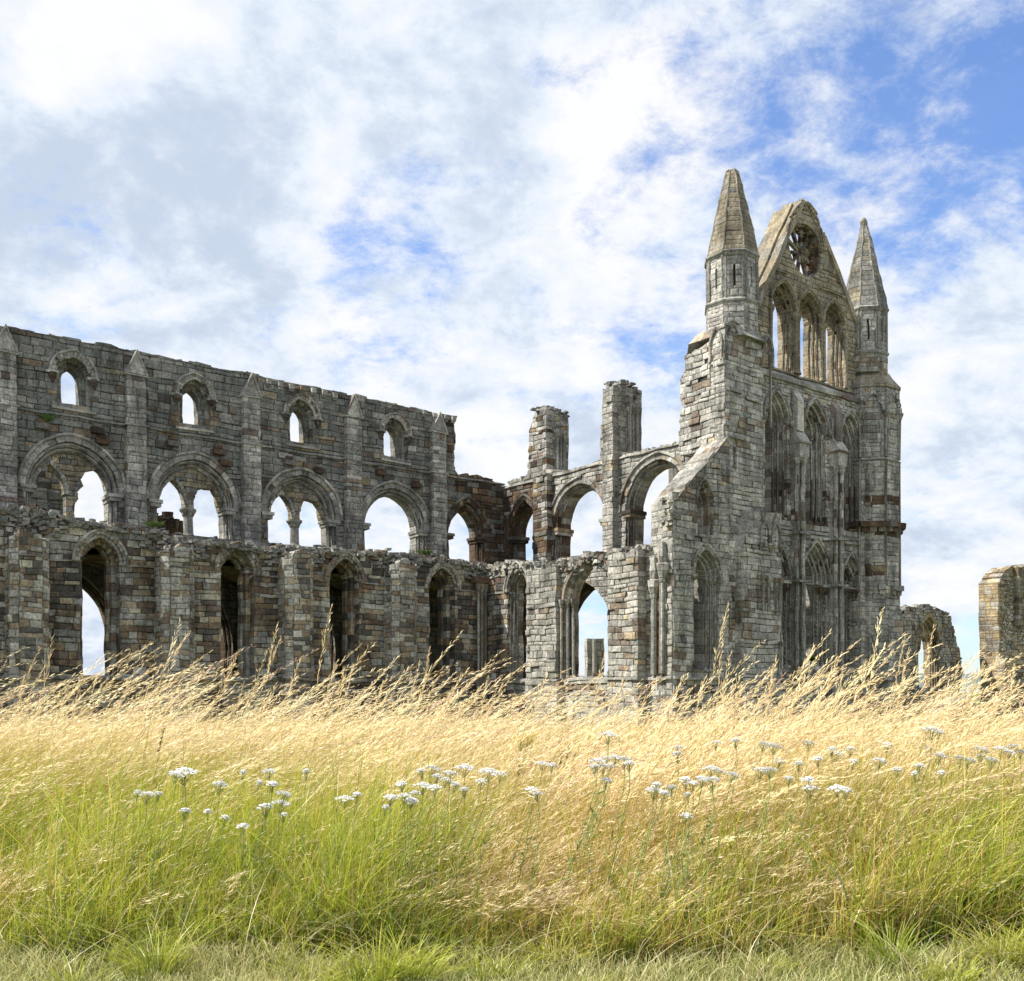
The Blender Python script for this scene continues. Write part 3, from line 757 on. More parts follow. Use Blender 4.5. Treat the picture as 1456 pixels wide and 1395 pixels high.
mb = MB(); string(mb, Fr((-5.5, 0), (0, -1), (1, 0)), 15.0, 17.05, .58+E, P_trans, .17, .14, .5)
string(mb, Fr((-5.3, 0), (0, -1), (1, 0)), 8.9, 11.3, .58+E, P_trans, .17, .14, .5); mb.build('string_course', M_MOULD, dw)
for s, h0, h1 in ((17.6, 4.9, 5.9), (18.1, 5.6, 6.5)):     # broken corner shafts
    mb = MB(); lathe(mb, -5.12, -s, [(.8+E, .14), (h0-.8+E, .13), (h0-.6+E, .17), (h0-.3+E, .26), (h0+E, .3), (h0+.05+E, .2), (h1-.6+E, .22), (h1+E, .15)], P_butt, 8, jit=.02); mb.build('shaft', M_MOULD, dw)
# ---------------------------------------------------------------- aisle end wall (faces north, v = 18.6) with the sloping weather line
f1 = NF(V1); q = lambda x, y=0: f1.p(x, y)
slope_a = (-1.35, 11.75+E); slope_b = (-4.75, 8.55+E)
lw = Arch(-2.9, 1.0+E, 5.15+E, .82, 1.25); uw = Arch(-2.95, 7.05+E, 8.35+E, .55, 1.15)
mb = MB()
masonry(mb, f1, [(-5.0, GB), (-5.0, 7.0+E), (-5.02, 8.3+E)]+[slope_b, slope_a]+[(-1.35, 11.8+E), (-1.352, GB)], [lw.hole(), uw.hole()], 1.3, P_aisleE, .28, .55, rough=.2, gone=.02, relief=.04)
ew = mb.build('aisle_end_wall', M_STONE, abbey)
mb = MB(); n = 9
for i in range(n):
    a0 = (slope_b[0]+(slope_a[0]-slope_b[0])*i/n, slope_b[1]+(slope_a[1]-slope_b[1])*i/n); a1 = (slope_b[0]+(slope_a[0]-slope_b[0])*(i+1)/n-.01, slope_b[1]+(slope_a[1]-slope_b[1])*(i+1)/n-.01)
    c = [x*.85 for x in PALE[random.choice((0, 1, 4))]]; jt = random.choice((0, .03, .06, .13, .16)); A_ = [f1.P(a0[0], a0[1]-.04, -.1), f1.P(a1[0], a1[1]-.04, -.1), f1.P(a1[0], a1[1]+.14-jt, -.1), f1.P(a0[0], a0[1]+.14-jt, -.1)]
    B_ = [f1.P(a0[0], a0[1]-.04, .95), f1.P(a1[0], a1[1]-.04, .95), f1.P(a1[0], a1[1]+.14-jt, .95), f1.P(a0[0], a0[1]+.14-jt, .95)]
    mb.face(A_, c)
    for z in range(4): mb.face([A_[z], A_[(z+1) % 4], B_[(z+1) % 4], B_[z]], c)
mb.build('sloping_coping', M_STONE, ew)
mb = MB(); orders(mb, f1, lw, [(.0, .02), (.13, .18), (.26, .34), (.39, .5)], 1.25, P_trans, r=.07); w = mb.build('aisle_window', M_MOULD, abbey)
mb = MB(); ring(mb, f1, lw, .15, -.1, .1, P_mb, jamb=False); tube(mb, f1, lw.path(.2, 18, False), .06, -.1, P_mb)
for sgn in (-1, 1): lathe(mb, lw.cx+sgn*.9, -V1-.1, [(4.9+E, .06), (5.05+E, .15), (5.2+E, .17)], P_mb, 7)
mb.build('hood_mould', M_MOULD, w)
mb = MB(); box(mb, f1, lw.cx-.85, lw.cx+.85, .6+E, 1.02+E, -.12, 1.0, P_trans, top=.36); mb.build('sill', M_MOULD, w)
mb = MB(); orders(mb, f1, uw, [(.0, .04), (.12, .2), (.22, .5)], 1.2, P_mb, shafts=False); ring(mb, f1, uw, .12, -.08, .1, P_mb, jamb=False); mb.build('upper_window', M_MOULD, abbey)
# the wall goes on down, stepping forward, to the big north east buttress
mb = MB(); fb = NF(V1+.35)
o = [(-.95, GB), (1.95, GB), (1.95, 8.4+E), (-.35, 8.4+E), (-.95, 6.4+E)]
masonry(mb, fb, o, [], .4, P_turret, .3, .6, back=False, rough=.12, relief=.04)
masonry(mb, Fr((1.94, -V1-.34), (0, 1), (-1, 0)), [(0, GB), (1.1, GB), (1.1, 8.4+E), (0, 8.4+E)], [], .3, P_face, .3, .5, back=False)
sb = mb.build('corner_buttress', M_STONE, abbey)
mb = MB()
for k, xc in enumerate((.75, 1.55)):
    a = Arch(xc, 6.9+E, 7.35+E, .26, .55); ring(mb, fb, a, .1, -.1, .1, P_mb); ring(mb, fb, a, .04, -.04, .1, P_dark, off=-.05)
    gablet(mb, fb, xc-.26, xc+.26, 7.95+E, 8.4+E, -.02, .3, P_mb, .0)
    lathe(mb, xc-.36, -V1-.4, [(6.55+E, .05), (6.7+E, .1), (6.85+E, .2), (6.95+E, .2)], P_mb, 7); lathe(mb, xc+.36, -V1-.4, [(6.55+E, .05), (6.7+E, .1), (6.85+E, .2), (6.95+E, .2)], P_mb, 7)
string(mb, fb, .2, 1.95, 5.4+E, P_mb, .12, .08)
for xc in (.6, 1.0, 1.5, 1.85): lathe(mb, xc, -V1-.4, [(3.8+E, .08), (5.0+E, .08), (5.15+E, .12), (5.4+E, .2)], P_mb, 7)
gablet(mb, fb, 1.6, 1.92, 2.4+E, 3.1+E, -.06, .3, P_mb, .0); lathe(mb, 1.78, -V1-.5, [(.8+E, .1), (1.1+E, .1), (2.2+E, .09), (2.35+E, .14)], P_mb, 7)
mb.build('niche_canopy', M_MOULD, sb)
mb = MB(); string(mb, fb, -.98, 2.0, .58+E, P_trans, .16, .14, .4); string(mb, f1, -5.0, -.95, .58+E, P_trans, .16, .14); 
for i in range(5):
    t0, t1 = i/5, (i+1)/5; xa, za, xb, zb = -.35+(-.6)*t0, 8.4-2.0*t0+E, -.35-.6*t1, 8.4-2.0*t1+E
    A_ = [fb.P(xa, za, -.06), fb.P(xb, zb, -.06), fb.P(xb-.1, zb, .36), fb.P(xa-.1, za, .36)]; mb.face(A_, PALE[0])
mb.build('string_course', M_MOULD, sb)
# ---------------------------------------------------------------- turrets
def octagon_walls(mb, cx, cy, R, z0, z1, P, holes=None, sides=8, rot=PI/8, th=.25, course=.3, length=.5):
    for k in range(sides):
        a, b = rot+2*PI*k/sides, rot+2*PI*(k+1)/sides
        p = (cx+R*math.cos(a), cy+R*math.sin(a)); q_ = (cx+R*math.cos(b), cy+R*math.sin(b))
        L = math.hypot(q_[0]-p[0], q_[1]-p[1]); m = ((p[0]+q_[0])/2-cx, (p[1]+q_[1])/2-cy); ml = math.hypot(*m)
        fr = Fr(p, ((q_[0]-p[0])/L, (q_[1]-p[1])/L), (-m[0]/ml, -m[1]/ml))
        hs = holes(k, L) if holes else []
        masonry(mb, fr, [(0, z0), (L, z0), (L, z1), (0, z1)], hs, th, P, course, length, back=False, relief=.018, jd=.02)
def turret_top(cx, cy, zb, zm, zt, ztip, tipr, Pt, Ps, finial, name, rb=1.2):
    R = rb*1.04
    t_ = mb = MB(); slit = lambda k, L: [[(L*.5-.055, zm+.7), (L*.5+.055, zm+.7), (L*.5+.055, zt-.55), (L*.5-.055, zt-.55)]] if L > 0 else []
    octagon_walls(mb, cx, cy, R*1.03, zb, zm, Pt); octagon_walls(mb, cx, cy, R, zm, zt, Pt, slit)
    lathe(mb, cx, cy, [(zb-.1, R*.7), (zt, R*.7)], P_dark, 8, PI/8)
    to = mb.build(name, M_STONE, abbey)
    mb = MB()
    for z in (zm, zt): mb = MB(); lathe(mb, cx, cy, [(z-.14, R), (z-.03, R*1.1), (z+.06, R*1.12), (z+.2, R*1.0)], P_mg, 8, PI/8, split=.8); mb.build('string_course', M_MOULD, to)
    mb = MB()
    for k in range(8):
        a = PI/8+2*PI*k/8
        for da in (-.07, .07): lathe(mb, cx+R*1.0*math.cos(a+da), cy+R*1.0*math.sin(a+da), [(zm+.2, .055), (zt-.1, .055)], P_mg, 6)
    mb.build('angle_shaft', M_MOULD, to)
    mb = MB(); n = 17; prof = []
    for i in range(n+1):
        f_ = i/n; r = R*1.03*(1-f_)**.93*1.0 + tipr*f_
        prof.append((zt+.15+(ztip-zt-.15)*f_, r))
    lathe(mb, cx, cy, prof, Ps, 8, PI/8, jit=.015, split=.75)
    sp = mb.build('spire', M_SPIRE, to)
    mb = MB()      # edge rolls up the angles and the weathered tip
    for k in range(8):
        a = PI/8+2*PI*k/8
        for i in range(n):
            (za, ra), (zb_, rb_) = prof[i], prof[i+1]; c = Ps(k, za); e = .045
            pts = lambda r, z: [(cx+r*math.cos(a+s_*e/max(r, .1)), cy+r*math.sin(a+s_*e/max(r, .1)), z) for s_ in (-1, 1)]+[(cx+(r+.045)*math.cos(a), cy+(r+.045)*math.sin(a), z)]
            A_, B_ = pts(ra, za), pts(rb_, zb_)
            mb.face([A_[0], A_[2], B_[2], B_[0]], c); mb.face([A_[2], A_[1], B_[1], B_[2]], c)
    mb.build('edge_roll', M_SPIRE, sp)
    mb = MB()
    if finial: lathe(mb, cx, cy, [(ztip-.45, .2), (ztip-.3, .23), (ztip-.22, .17), (ztip-.1, .19), (ztip+.1, .2), (ztip+.25, .13), (ztip+.32, .04)], P_spire2, 8)
    else:
        for i in range(14):
            a = random.random()*6.28; r = random.random()*.26; x, y = cx+r*math.cos(a), cy+r*math.sin(a)
            rubble(mb, Fr((cx+.16*math.cos(a), cy+.16*math.sin(a)), (1, 0), (0, 1)), [(-.08, ztip-.06), (.08, ztip-.02)], -.06, .06, Ps, .26, 3, 2, .1)
    if mb.f: mb.build('finial', M_RUB, sp)
    return to
TA = (.3, -17.4); TBc = (11.1, -17.4)
turret_top(TA[0], TA[1], 16.5+E, 18.15+E, 20.35+E, 24.6+E, .27, P_turret, P_spire, False, 'stair_turret', 1.17)
turret_top(TBc[0], TBc[1], 16.9+E, 17.95+E, 20.3+E, 25.2+E, .12, P_face, P_spire2, True, 'stair_turret', 1.12)
# left turret body: east face, north face, chamfered corner
mb = MB(); ge = Fr((-1.6, 0), (0, -1), (1, 0)); gq = EF(-1.6).p
# broken east edge traced in steps
ed = [(15.9, 11.2+E), gq(966, 600), gq(971, 580), gq(972, 568), gq(968, 556), gq(969, 540), gq(976, 532), gq(974, 516), gq(973, 508), gq(981, 503), gq(988, 497), gq(1000, 491), gq(1006, 486), (V1, 16.75+E), (V1, 11.2+E)]
fl = [1]*12+[0]*3
sl = [(17.75, 13.9+E), (17.97, 13.9+E), (17.97, 15.0+E), (17.75, 15.0+E)]
masonry(mb, ge, rag(ed, .09, .35, fl), [sl], 1.5, P_turret, .28, .5, rough=.25, gone=.03, relief=.05)
rubble(mb, ge, [gq(973, 508), gq(1006, 486)], .0, 1.4, P_rub, .38, 1.5, 1, .1)
fn = NF(V1); s2 = [(-1.1, 10.2+E), (-.86, 10.2+E), (-.86, 11.5+E), (-1.1, 11.5+E)]
masonry(mb, fn, [(-1.6, 11.3+E), (-1.35, 11.3+E), (-1.35, GB), (1.05, GB)]+[(1.05, 16.6+E)]+rag([(1.05, 16.6+E), (-1.0, 16.95+E), (-1.6, 16.7+E)], .08, .3), [s2], 1.0, P_turret, .29, .62, rough=.15, gone=.01, relief=.04)
ch = Fr((1.05, -V1), (.7071, .7071), (-.7071, .7071))
masonry(mb, ch, [(0, 8.2+E), (.85, 8.2+E), (.85, 16.5+E), (0, 16.6+E)], [], .8, P_turret, .29, .5, back=False)
masonry(mb, Fr((1.65, -18.0), (0, 1), (-1, 0)), [(0, GB), (1.5, GB), (1.5, 16.6+E), (0, 16.6+E)], [], .5, P_face, .3, .5, back=False)
# sloped top between body and octagon
lathe(mb, .05, -17.2, [(16.3+E, 1.9), (16.75+E, 1.5), (17.0+E, 1.15)], P_turret, 8, PI/8, split=.6)
tb = mb.build('turret_body', M_STONE, abbey)
mb = MB()
for xc in (-1.1, -.35): ring(mb, fn, Arch(xc, 15.6+E, 16.2+E, .3, .5), .1, -.1, .08, P_mb, jamb=False)
gp = Arch(1.3, 15.3+E, 16.0+E, .28, .65); ring(mb, NF(V1+.02), gp, .12, -.16, .1, P_mb); lathe(mb, 1.0, -V1-.05, [(15.2+E, .08), (15.6+E, .08), (16.0+E, .18)], P_mb, 6); lathe(mb, 1.58, -V1-.02, [(12.5+E, .07), (15.8+E, .07), (16.0+E, .16)], P_mb, 6)
gp = Arch(18.1, 15.1+E, 15.9+E, .3, .65); ring(mb, ge, gp, .1, -.12, .06, P_mb)
box(mb, fn, -1.3, -.3, 11.55+E, 11.7+E, -.15, .1, P_mb, top=.05)
mb.build('blind_arcade', M_MOULD, tb)
# right turret body
mb = MB(); cx, cy = 11.35, -17.35
octagon_walls(mb, cx, cy, 1.72, GB, 16.1+E, P_faceb, length=.6, th=.3)
lathe(mb, cx, cy, [(GB, 1.3), (16.2+E, 1.3)], P_dark, 8, PI/8)
lathe(mb, cx, cy, [(16.05+E, 1.78), (16.2+E, 1.78), (16.75+E, 1.35), (17.0+E, 1.18)], P_gable, 8, PI/8, split=.6)
masonry(mb, NF(18.45), [(9.95, GB), (10.7, GB), (10.7, 12.1+E), (9.95, 12.1+E)], [], .5, P_faceb, .3, .5, back=False)
octagon_walls(mb, cx+.12, cy, 1.85, GB, 4.1+E, P_face, length=.6, th=.3)
tb = mb.build('turret_body', M_STONE, abbey)
mb = MB()
for k in range(8):
    a, b = PI/8+2*PI*k/8, PI/8+2*PI*(k+1)/8; R = 1.72
    p = (cx+R*math.cos(a), cy+R*math.sin(a)); q_ = (cx+R*math.cos(b), cy+R*math.sin(b)); L = math.hypot(q_[0]-p[0], q_[1]-p[1])
    m = ((p[0]+q_[0])/2-cx, (p[1]+q_[1])/2-cy); ml = math.hypot(*m)
    fr = Fr(p, ((q_[0]-p[0])/L, (q_[1]-p[1])/L), (-m[0]/ml, -m[1]/ml))
    a_ = Arch(L/2, 12.4+E, 14.75+E, L*.36, .95); ring(mb, fr, a_, .14, -.14, .05, P_mg, jamb=False, n=14); ring(mb, fr, a_, .05, -.07, .05, P_mg, off=-.05, n=14)
    lathe(mb, p[0], p[1], [(12.35+E, .09), (14.3+E, .08), (14.45+E, .1), (14.7+E, .2), (14.8+E, .2)], P_mg, 7)
    string(mb, fr, -.06, L+.06, 12.2+E, P_mg, .12, .1, .1)
    string(mb, fr, -.06, L+.06, .58+E, P_mg, .16, .22, .1)
    if k in (3, 4, 5, 6):
        lathe(mb, p[0], p[1], [(5.6+E, .07), (12.2+E, .07)], P_mg, 6)
mb.build('blind_arcade', M_MOULD, tb)
mb = MB()
for k in range(8):     # broken bands of corbels round the turret
    a = PI/8+2*PI*k/8; b = PI/8+2*PI*(k+1)/8
    if k in (7, 0, 1): continue
    for m_ in range(3):
        f_ = (m_+.5)/3; x = cx+1.68*(math.cos(a)*(1-f_)+math.cos(b)*f_); y = cy+1.68*(math.sin(a)*(1-f_)+math.sin(b)*f_)
        for zc, s_, pr in ((8.75+E, .5, .95), (5.45+E, .36, .6)):
            if random.random() > pr: continue
            fr = Fr((x, y), (-math.sin(a+.39), math.cos(a+.39)), (-math.cos(a+.39), -math.sin(a+.39)))
            mb = MB(); box(mb, fr, -s_/2, s_/2, zc-.05, zc+.28, -s_*.75, .1, P_dark if zc > 8 else P_mg, top=.06)
            box(mb, fr, -s_/3, s_/3, zc-.3, zc-.05, -s_*.45, .1, P_dark if zc > 8 else P_mg); mb.build('broken_corbel', M_RUB, tb)
# ---------------------------------------------------------------- transept facade
f2 = NF(17.9)
U = [Arch(2.95, 8.55+E, 13.15+E, .86, 1.45), Arch(6.02, 8.55+E, 13.15+E, .9, 1.5), Arch(9.05, 8.55+E, 13.15+E, .8, 1.4)]
Lw = [Arch(2.95, 1.35+E, 5.5+E, 1.05, 1.9), Arch(6.1, 1.35+E, 5.5+E, 1.15, 2.1), Arch(9.2, 1.35+E, 5.45+E, .92, 1.7)]
mb = MB()
masonry(mb, f2, [(1.6, GB), (10.2, GB), (10.2, 15.35+E), (1.6, 15.35+E)], [a.hole() for a in U+Lw], 1.5, P_faceb, .26, .48, rough=.08, relief=.025)
fw = mb.build('transept_front', M_STONE, abbey)
for i, a in enumerate(U+Lw):
    low = i > 2; mb = MB()
    st = [(.0, .04), (.16, .24), (.32, .44), (.46, .62)] if not low else [(.0, .04), (.14, .2), (.28, .36), (.42, .52), (.56, .66)]
    orders(mb, f2, a, st, 1.5, P_faceb, r=.08)
    w = mb.build('lancet_window', M_MOULD, abbey)
    mb = MB(); ring(mb, f2, a, .14, -.1, .1, P_mg, jamb=False); tube(mb, f2, a.path(.18, 18, False), .065, -.11, P_mg)
    for sgn in (-1, 1): lathe(mb, a.cx+sgn*(a.hw+.16), -18.02, [(a.zs-.1, .05), (a.zs+.02, .14), (a.zs+.16, .16), (a.zs+.24, .1)], P_mg, 7)
    mb.build('hood_mould', M_MOULD, w)
    mb = MB()
    if low:
        box(mb, f2, a.cx-a.hw, a.cx+a.hw, a.z0-.35, a.z0+.02, -.06, 1.2, P_mg, top=.32)
        rubble(mb, f2, [(a.cx-.7*a.hw, a.z0+.1), (a.cx+.8*a.hw, a.z0-.1)], -.02, .8, P_mg, .6, 1.2, 1, .1)
    else: box(mb, f2, a.cx-a.hw, a.cx+a.hw, 7.98+E, a.z0+.02, -.1, 1.2, P_mg, top=.5)
    mb.build('sill', M_MOULD, w)
    if low:                 # leaf carved jambs and broken capitals
        mb = MB()
        for sgn, dd in ((-1, .5), (1, .5), (1, .22)):
            z = a.z0+.3; x = a.cx+sgn*(a.hw-(.4 if dd > .3 else .12))
            while z < a.zs-.4:
                r = random.uniform(.05, .085); lathe(mb, x+random.uniform(-.02, .02), -17.9+dd-.02, [(z, .03), (z+.08, r), (z+.2, .03)], P_mg, 6, random.random()); z += .24
        x = a.cx+a.hw-.25; box(mb, f2, x-.32, x+.3, a.zs-.12, a.zs+.02, -.1, .5, P_mg)
        for k in range(5): lathe(mb, x-.25+.13*k, -17.9+.02+.07*abs(k-2), [(a.zs-.5+.05*random.random(), .03), (a.zs-.3, .1), (a.zs-.12, .12)], P_dark, 6)
        mb.build('carved_jamb', M_MOULD, w)
mb = MB()
cl3 = [4.45, 7.65, 10.35]
b = 1.65
for c in cl3:
    for z_, h_, p_ in ((7.75, .18, .14), (5.42, .1, .06), (.58, .17, .16)): mb = MB(); string(mb, f2, b, c-.4, z_+E, P_mg, h_, p_); mb.build('string_course', M_MOULD, fw)
    b = c+.4
# sloping weathering under the gallery
mb = MB()
for i in range(12):
    s0 = 1.6+i*.72; box(mb, f2, s0, s0+.71, 15.2+E, 15.95+E, -.16, .6, P_mg, top=.55)
mb.build('gallery_weathering', M_MOULD, fw)
# stepped buttress heads over clustered vaulting shafts
for i, c in enumerate(cl3):
    mb = MB()
    if i < 2:
        box(mb, f2, c-.25, c+.25, 12.9+E, 15.1+E, -.34, .1, P_face, top=.7)
        box(mb, f2, c-.4, c+.4, 12.3+E, 13.35+E, -.62, .1, P_face, top=1.0)
        box(mb, f2, c-.42, c+.42, 12.24+E, 12.32+E, -.66, .05, P_mg); box(mb, f2, c-.37, c+.37, 11.55+E, 12.24+E, -.56, .1, P_face)
        for sgn in (-1, 1):
            box(mb, f2, c+sgn*.34-.07, c+sgn*.34+.07, 12.95+E, 14.2+E, -.2, .05, P_mg, top=.2)
        zt = 11.55
    else: zt = 12.0; box(mb, f2, c-.5, c+.5, 11.95+E, 12.12+E, -.6, .1, P_mg, top=.05)
    bo = mb.build('buttress_head', M_MOULD, abbey)
    for dx, dd in ((-.26, -.28), (0, -.46), (.26, -.28)):
        mb = MB(); q0 = f2.P(c+dx, 0, dd)
        lathe(mb, q0[0], q0[1], [(GB, .2), (.4+E, .2), (.5+E, .125), (.62+E, .14), (.74+E, .14), (.76+E, .12)] + [(z+E, .118) for z in np.arange(1.2, zt-.5, .45)] + [(zt-.4+E, .12), (zt-.32+E, .15), (zt-.15+E, .2), (zt+E, .24)],
              P_faceb, 8, split=None)
        mb.build('shaft', M_MOULD, bo)
    mb = MB(); box(mb, f2, c-.34, c+.34, GB, zt+E-.02, -.2, .06, P_face)
    for z in np.arange(0, zt, .3): box(mb, f2, c-.345, c+.345, z+E, z+.28+E, -.205-.004*random.random(), .05, P_faceb)
    for z in (7.75, 5.42, .58): box(mb, f2, c-.45, c+.45, z+E, z+.16+E, -.62, .05, P_mg, top=.05)
    mb.build('shaft_backing', M_MOULD, bo)
# ---------------------------------------------------------------- gallery and gable
f3 = NF(17.6); q = f3.p
Gl = [Arch(3.87, 15.9+E, 18.85+E, .95, 1.35), Arch(5.97, 15.9+E, 18.85+E, .95, 1.35), Arch(8.05, 15.9+E, 18.85+E, .93, 1.3)]
rc = (5.68, 22.3+E); rr = 1.3
rose = [(rc[0]+rr*math.cos(2*PI*k/32), rc[1]+rr*math.sin(2*PI*k/32)) for k in range(32)]
gl = rag([(1.6, 18.4+E), (3.03, 20.76+E), (4.45, 23.1+E), (5.2, 24.5+E)], .04, .5)[:-1]
gr = rag([(5.25, 24.6+E), (5.45, 24.75+E), (6.0, 24.6+E), (6.72, 24.0+E), (7.2, 23.3+E)], .1, .35)[:-1]+rag([(7.2, 23.3+E), (8.72, 21.6+E), (9.8, 20.1+E), (10.4, 19.2+E)], .05, .5)
o = [(1.55, 15.8+E)]+gl+[(5.2, 24.5+E)]+gr+[(10.45, 15.8+E)]
mb = MB()
masonry(mb, f3, o, [a.hole() for a in Gl]+[rose], .85, P_gable, .28, .5, rough=.06, relief=.02)
gw = mb.build('gable_wall', M_STONE, abbey)
for i, a in enumerate(Gl):
    mb = MB(); orders(mb, f3, a, [(.0, -.02), (.09, .18), (.18, .36), (.26, .54)], .85, blend(P_gable, P_dark, lambda s, z: .2), r=.06); w = mb.build('gallery_lancet', M_MOULD, abbey)
    mb = MB(); ring(mb, f3, a, .12, -.12, .1, P_gable, jamb=False); tube(mb, f3, a.path(.15, 18, False), .06, -.12, P_gable); mb.build('hood_mould', M_MOULD, w)
mb = MB()
for xc in (4.92, 7.02):
    for dx in (-.1, .1): mb = MB(); lathe(mb, xc+dx, -17.68, [(15.9+E, .14), (16.1+E, .09), (18.5+E, .09), (18.7+E, .16), (18.9+E, .17)], P_gable, 7); mb.build('gallery_shaft', M_MOULD, gw)
for sgn, xc in ((1, 2.85), (1, 9.0)): mb = MB(); lathe(mb, xc, -17.68, [(15.9+E, .14), (16.1+E, .09), (18.5+E, .09), (18.7+E, .16), (18.9+E, .17)], P_gable, 7); mb.build('gallery_shaft', M_MOULD, gw)
mb = MB()      # raised coping and string
def slab_line(mb, fr, pts, w, d0, d1, P):
    for i in range(len(pts)-1):
        a, b = pts[i], pts[i+1]; l = math.hypot(b[0]-a[0], b[1]-a[1]); nx, nz = -(b[1]-a[1])/l*w, (b[0]-a[0])/l*w; c = P(*a)
        A_ = [fr.P(a[0], a[1], d0), fr.P(b[0], b[1], d0), fr.P(b[0]-nx, b[1]-nz, d0), fr.P(a[0]-nx, a[1]-nz, d0)]
        B_ = [fr.P(a[0], a[1], d1), fr.P(b[0], b[1], d1), fr.P(b[0]-nx, b[1]-nz, d1), fr.P(a[0]-nx, a[1]-nz, d1)]
        mb.face(A_, c); mb.face(B_, c)
        for z in range(4): mb.face([A_[z], A_[(z+1) % 4], B_[(z+1) % 4], B_[z]], c)
def sub(a, b, n): return [(a[0]+(b[0]-a[0])*i/n, a[1]+(b[1]-a[1])*i/n) for i in range(n+1)]
for d0, d1, o_, w_ in ((-.16, .3, .06, .26), (.36, .95, .16, .3), (1.0, 1.6, .04, .3)):
    slab_line(mb, f3, sub((1.75-o_, 18.65+o_*.5+E), (5.25-o_, 24.6+o_*.5+E), 9), w_, d0, d1, P_gable)
mb.build('coping', M_MOULD, gw); mb = MB(); slab_line(mb, f3, sub((7.25, 23.4+E), (10.35, 19.4+E), 8), .25, -.14, 1.6, P_gable)
mb.build('coping', M_MOULD, gw)
for s0, s1 in ((3.05, 4.1), (6.7, 9.3)): mb = MB(); string(mb, f3, s0, s1, 20.65+E, P_gable, .14, .12); mb.build('string_course', M_MOULD, gw)
mb = MB(); pa = Arch(5.68, 21.6+E, 22.6+E, 1.42, 1.95); ring(mb, f3, pa, .12, -.12, .1, P_gable, jamb=False, n=24); ring(mb, f3, pa, .1, -.06, .1, P_gable, off=-.12, jamb=False, n=24); tube(mb, f3, pa.path(.15, 24, False), .06, -.12, P_gable)
mb.build('hood_mould', M_MOULD, gw)
mb = MB(); Pr = blend(P_gable, P_dark, lambda s, z: .75)
def circ(mb, fr, c, r0, r1, d0, d1, P, n=32):
    for k in range(n):
        a, b = 2*PI*k/n, 2*PI*(k+1)/n; cc = P(a, 0)
        g = lambda r, t, d: fr.P(c[0]+r*math.cos(t), c[1]+r*math.sin(t), d)
        mb.face([g(r0, a, d0), g(r0, b, d0), g(r1, b, d0), g(r1, a, d0)], cc); mb.face([g(r0, a, d0), g(r0, b, d0), g(r0, b, d1), g(r0, a, d1)], cc)
        mb.face([g(r0, a, d1), g(r0, b, d1), g(r1, b, d1), g(r1, a, d1)], cc); mb.face([g(r1, a, d0), g(r1, b, d0), g(r1, b, d1), g(r1, a, d1)], cc)
circ(mb, f3, rc, rr-.08, rr+.06, .12, .8, Pr); circ(mb, f3, rc, .1, .24, .3, .62, Pr, 16)
NS = 10
for k in range(NS):
    a = 2*PI*(k+.35)/NS; ux, uz = math.cos(a), math.sin(a)
    if k in (5,): r1 = .62
    else: r1 = rr-.1
    ln = [(rc[0]+ux*r, rc[1]+uz*r) for r in (.2, .5, .8, r1)]
    for (p0, p1), w_ in zip(zip(ln, ln[1:]), (.055, .06, .075)):
        A_ = [f3.P(p0[0]-uz*w_, p0[1]+ux*w_, .3), f3.P(p1[0]-uz*w_*1.2, p1[1]+ux*w_*1.2, .3), f3.P(p1[0]+uz*w_*1.2, p1[1]-ux*w_*1.2, .3), f3.P(p0[0]+uz*w_, p0[1]-ux*w_, .3)]
        B_ = [f3.P(p0[0]-uz*w_, p0[1]+ux*w_, .46), f3.P(p1[0]-uz*w_*1.2, p1[1]+ux*w_*1.2, .46), f3.P(p1[0]+uz*w_*1.2, p1[1]-ux*w_*1.2, .46), f3.P(p0[0]+uz*w_, p0[1]-ux*w_, .46)]
        c = Pr(k, 0); mb.face(A_, c)
        for z in range(4): mb.face([A_[z], A_[(z+1) % 4], B_[(z+1) % 4], B_[z]], c)
    b_ = a+PI/NS         # cusped heads between the spokes
    if k != 6:
        cc = (rc[0]+.86*math.cos(b_), rc[1]+.86*math.sin(b_))
        for t in range(9):
            t0, t1 = b_-1.5+t*3/9, b_-1.5+(t+1)*3/9; g = lambda r, tt, d: f3.P(cc[0]+r*math.cos(tt), cc[1]+r*math.sin(tt), d); c = Pr(k, t)
            mb.face([g(.235, t0, .32), g(.235, t1, .32), g(.3, t1, .32), g(.3, t0, .32)], c); mb.face([g(.235, t0, .32), g(.235, t1, .32), g(.235, t1, .45), g(.235, t0, .45)], c)
mb.build('rose_window', M_MOULD, gw)
mb = MB(); rubble(mb, f3, [(5.2, 24.5+E), (5.6, 24.8+E)], 0, 1.3, P_gable, .35, 3, 1, .08); rubble(mb, f3, [(5.5, 24.85+E), (7.1, 23.4+E)], 0, 1.5, P_gable, .4, 3, 1, .08); mb.build('apex_stones', M_RUB, gw)

# ================================================================== OTHER RUINS
def ruin(name, label, cat): 
    o = empty(name, (X0, Y0, 0), A1); tag(o, label, cat); return o
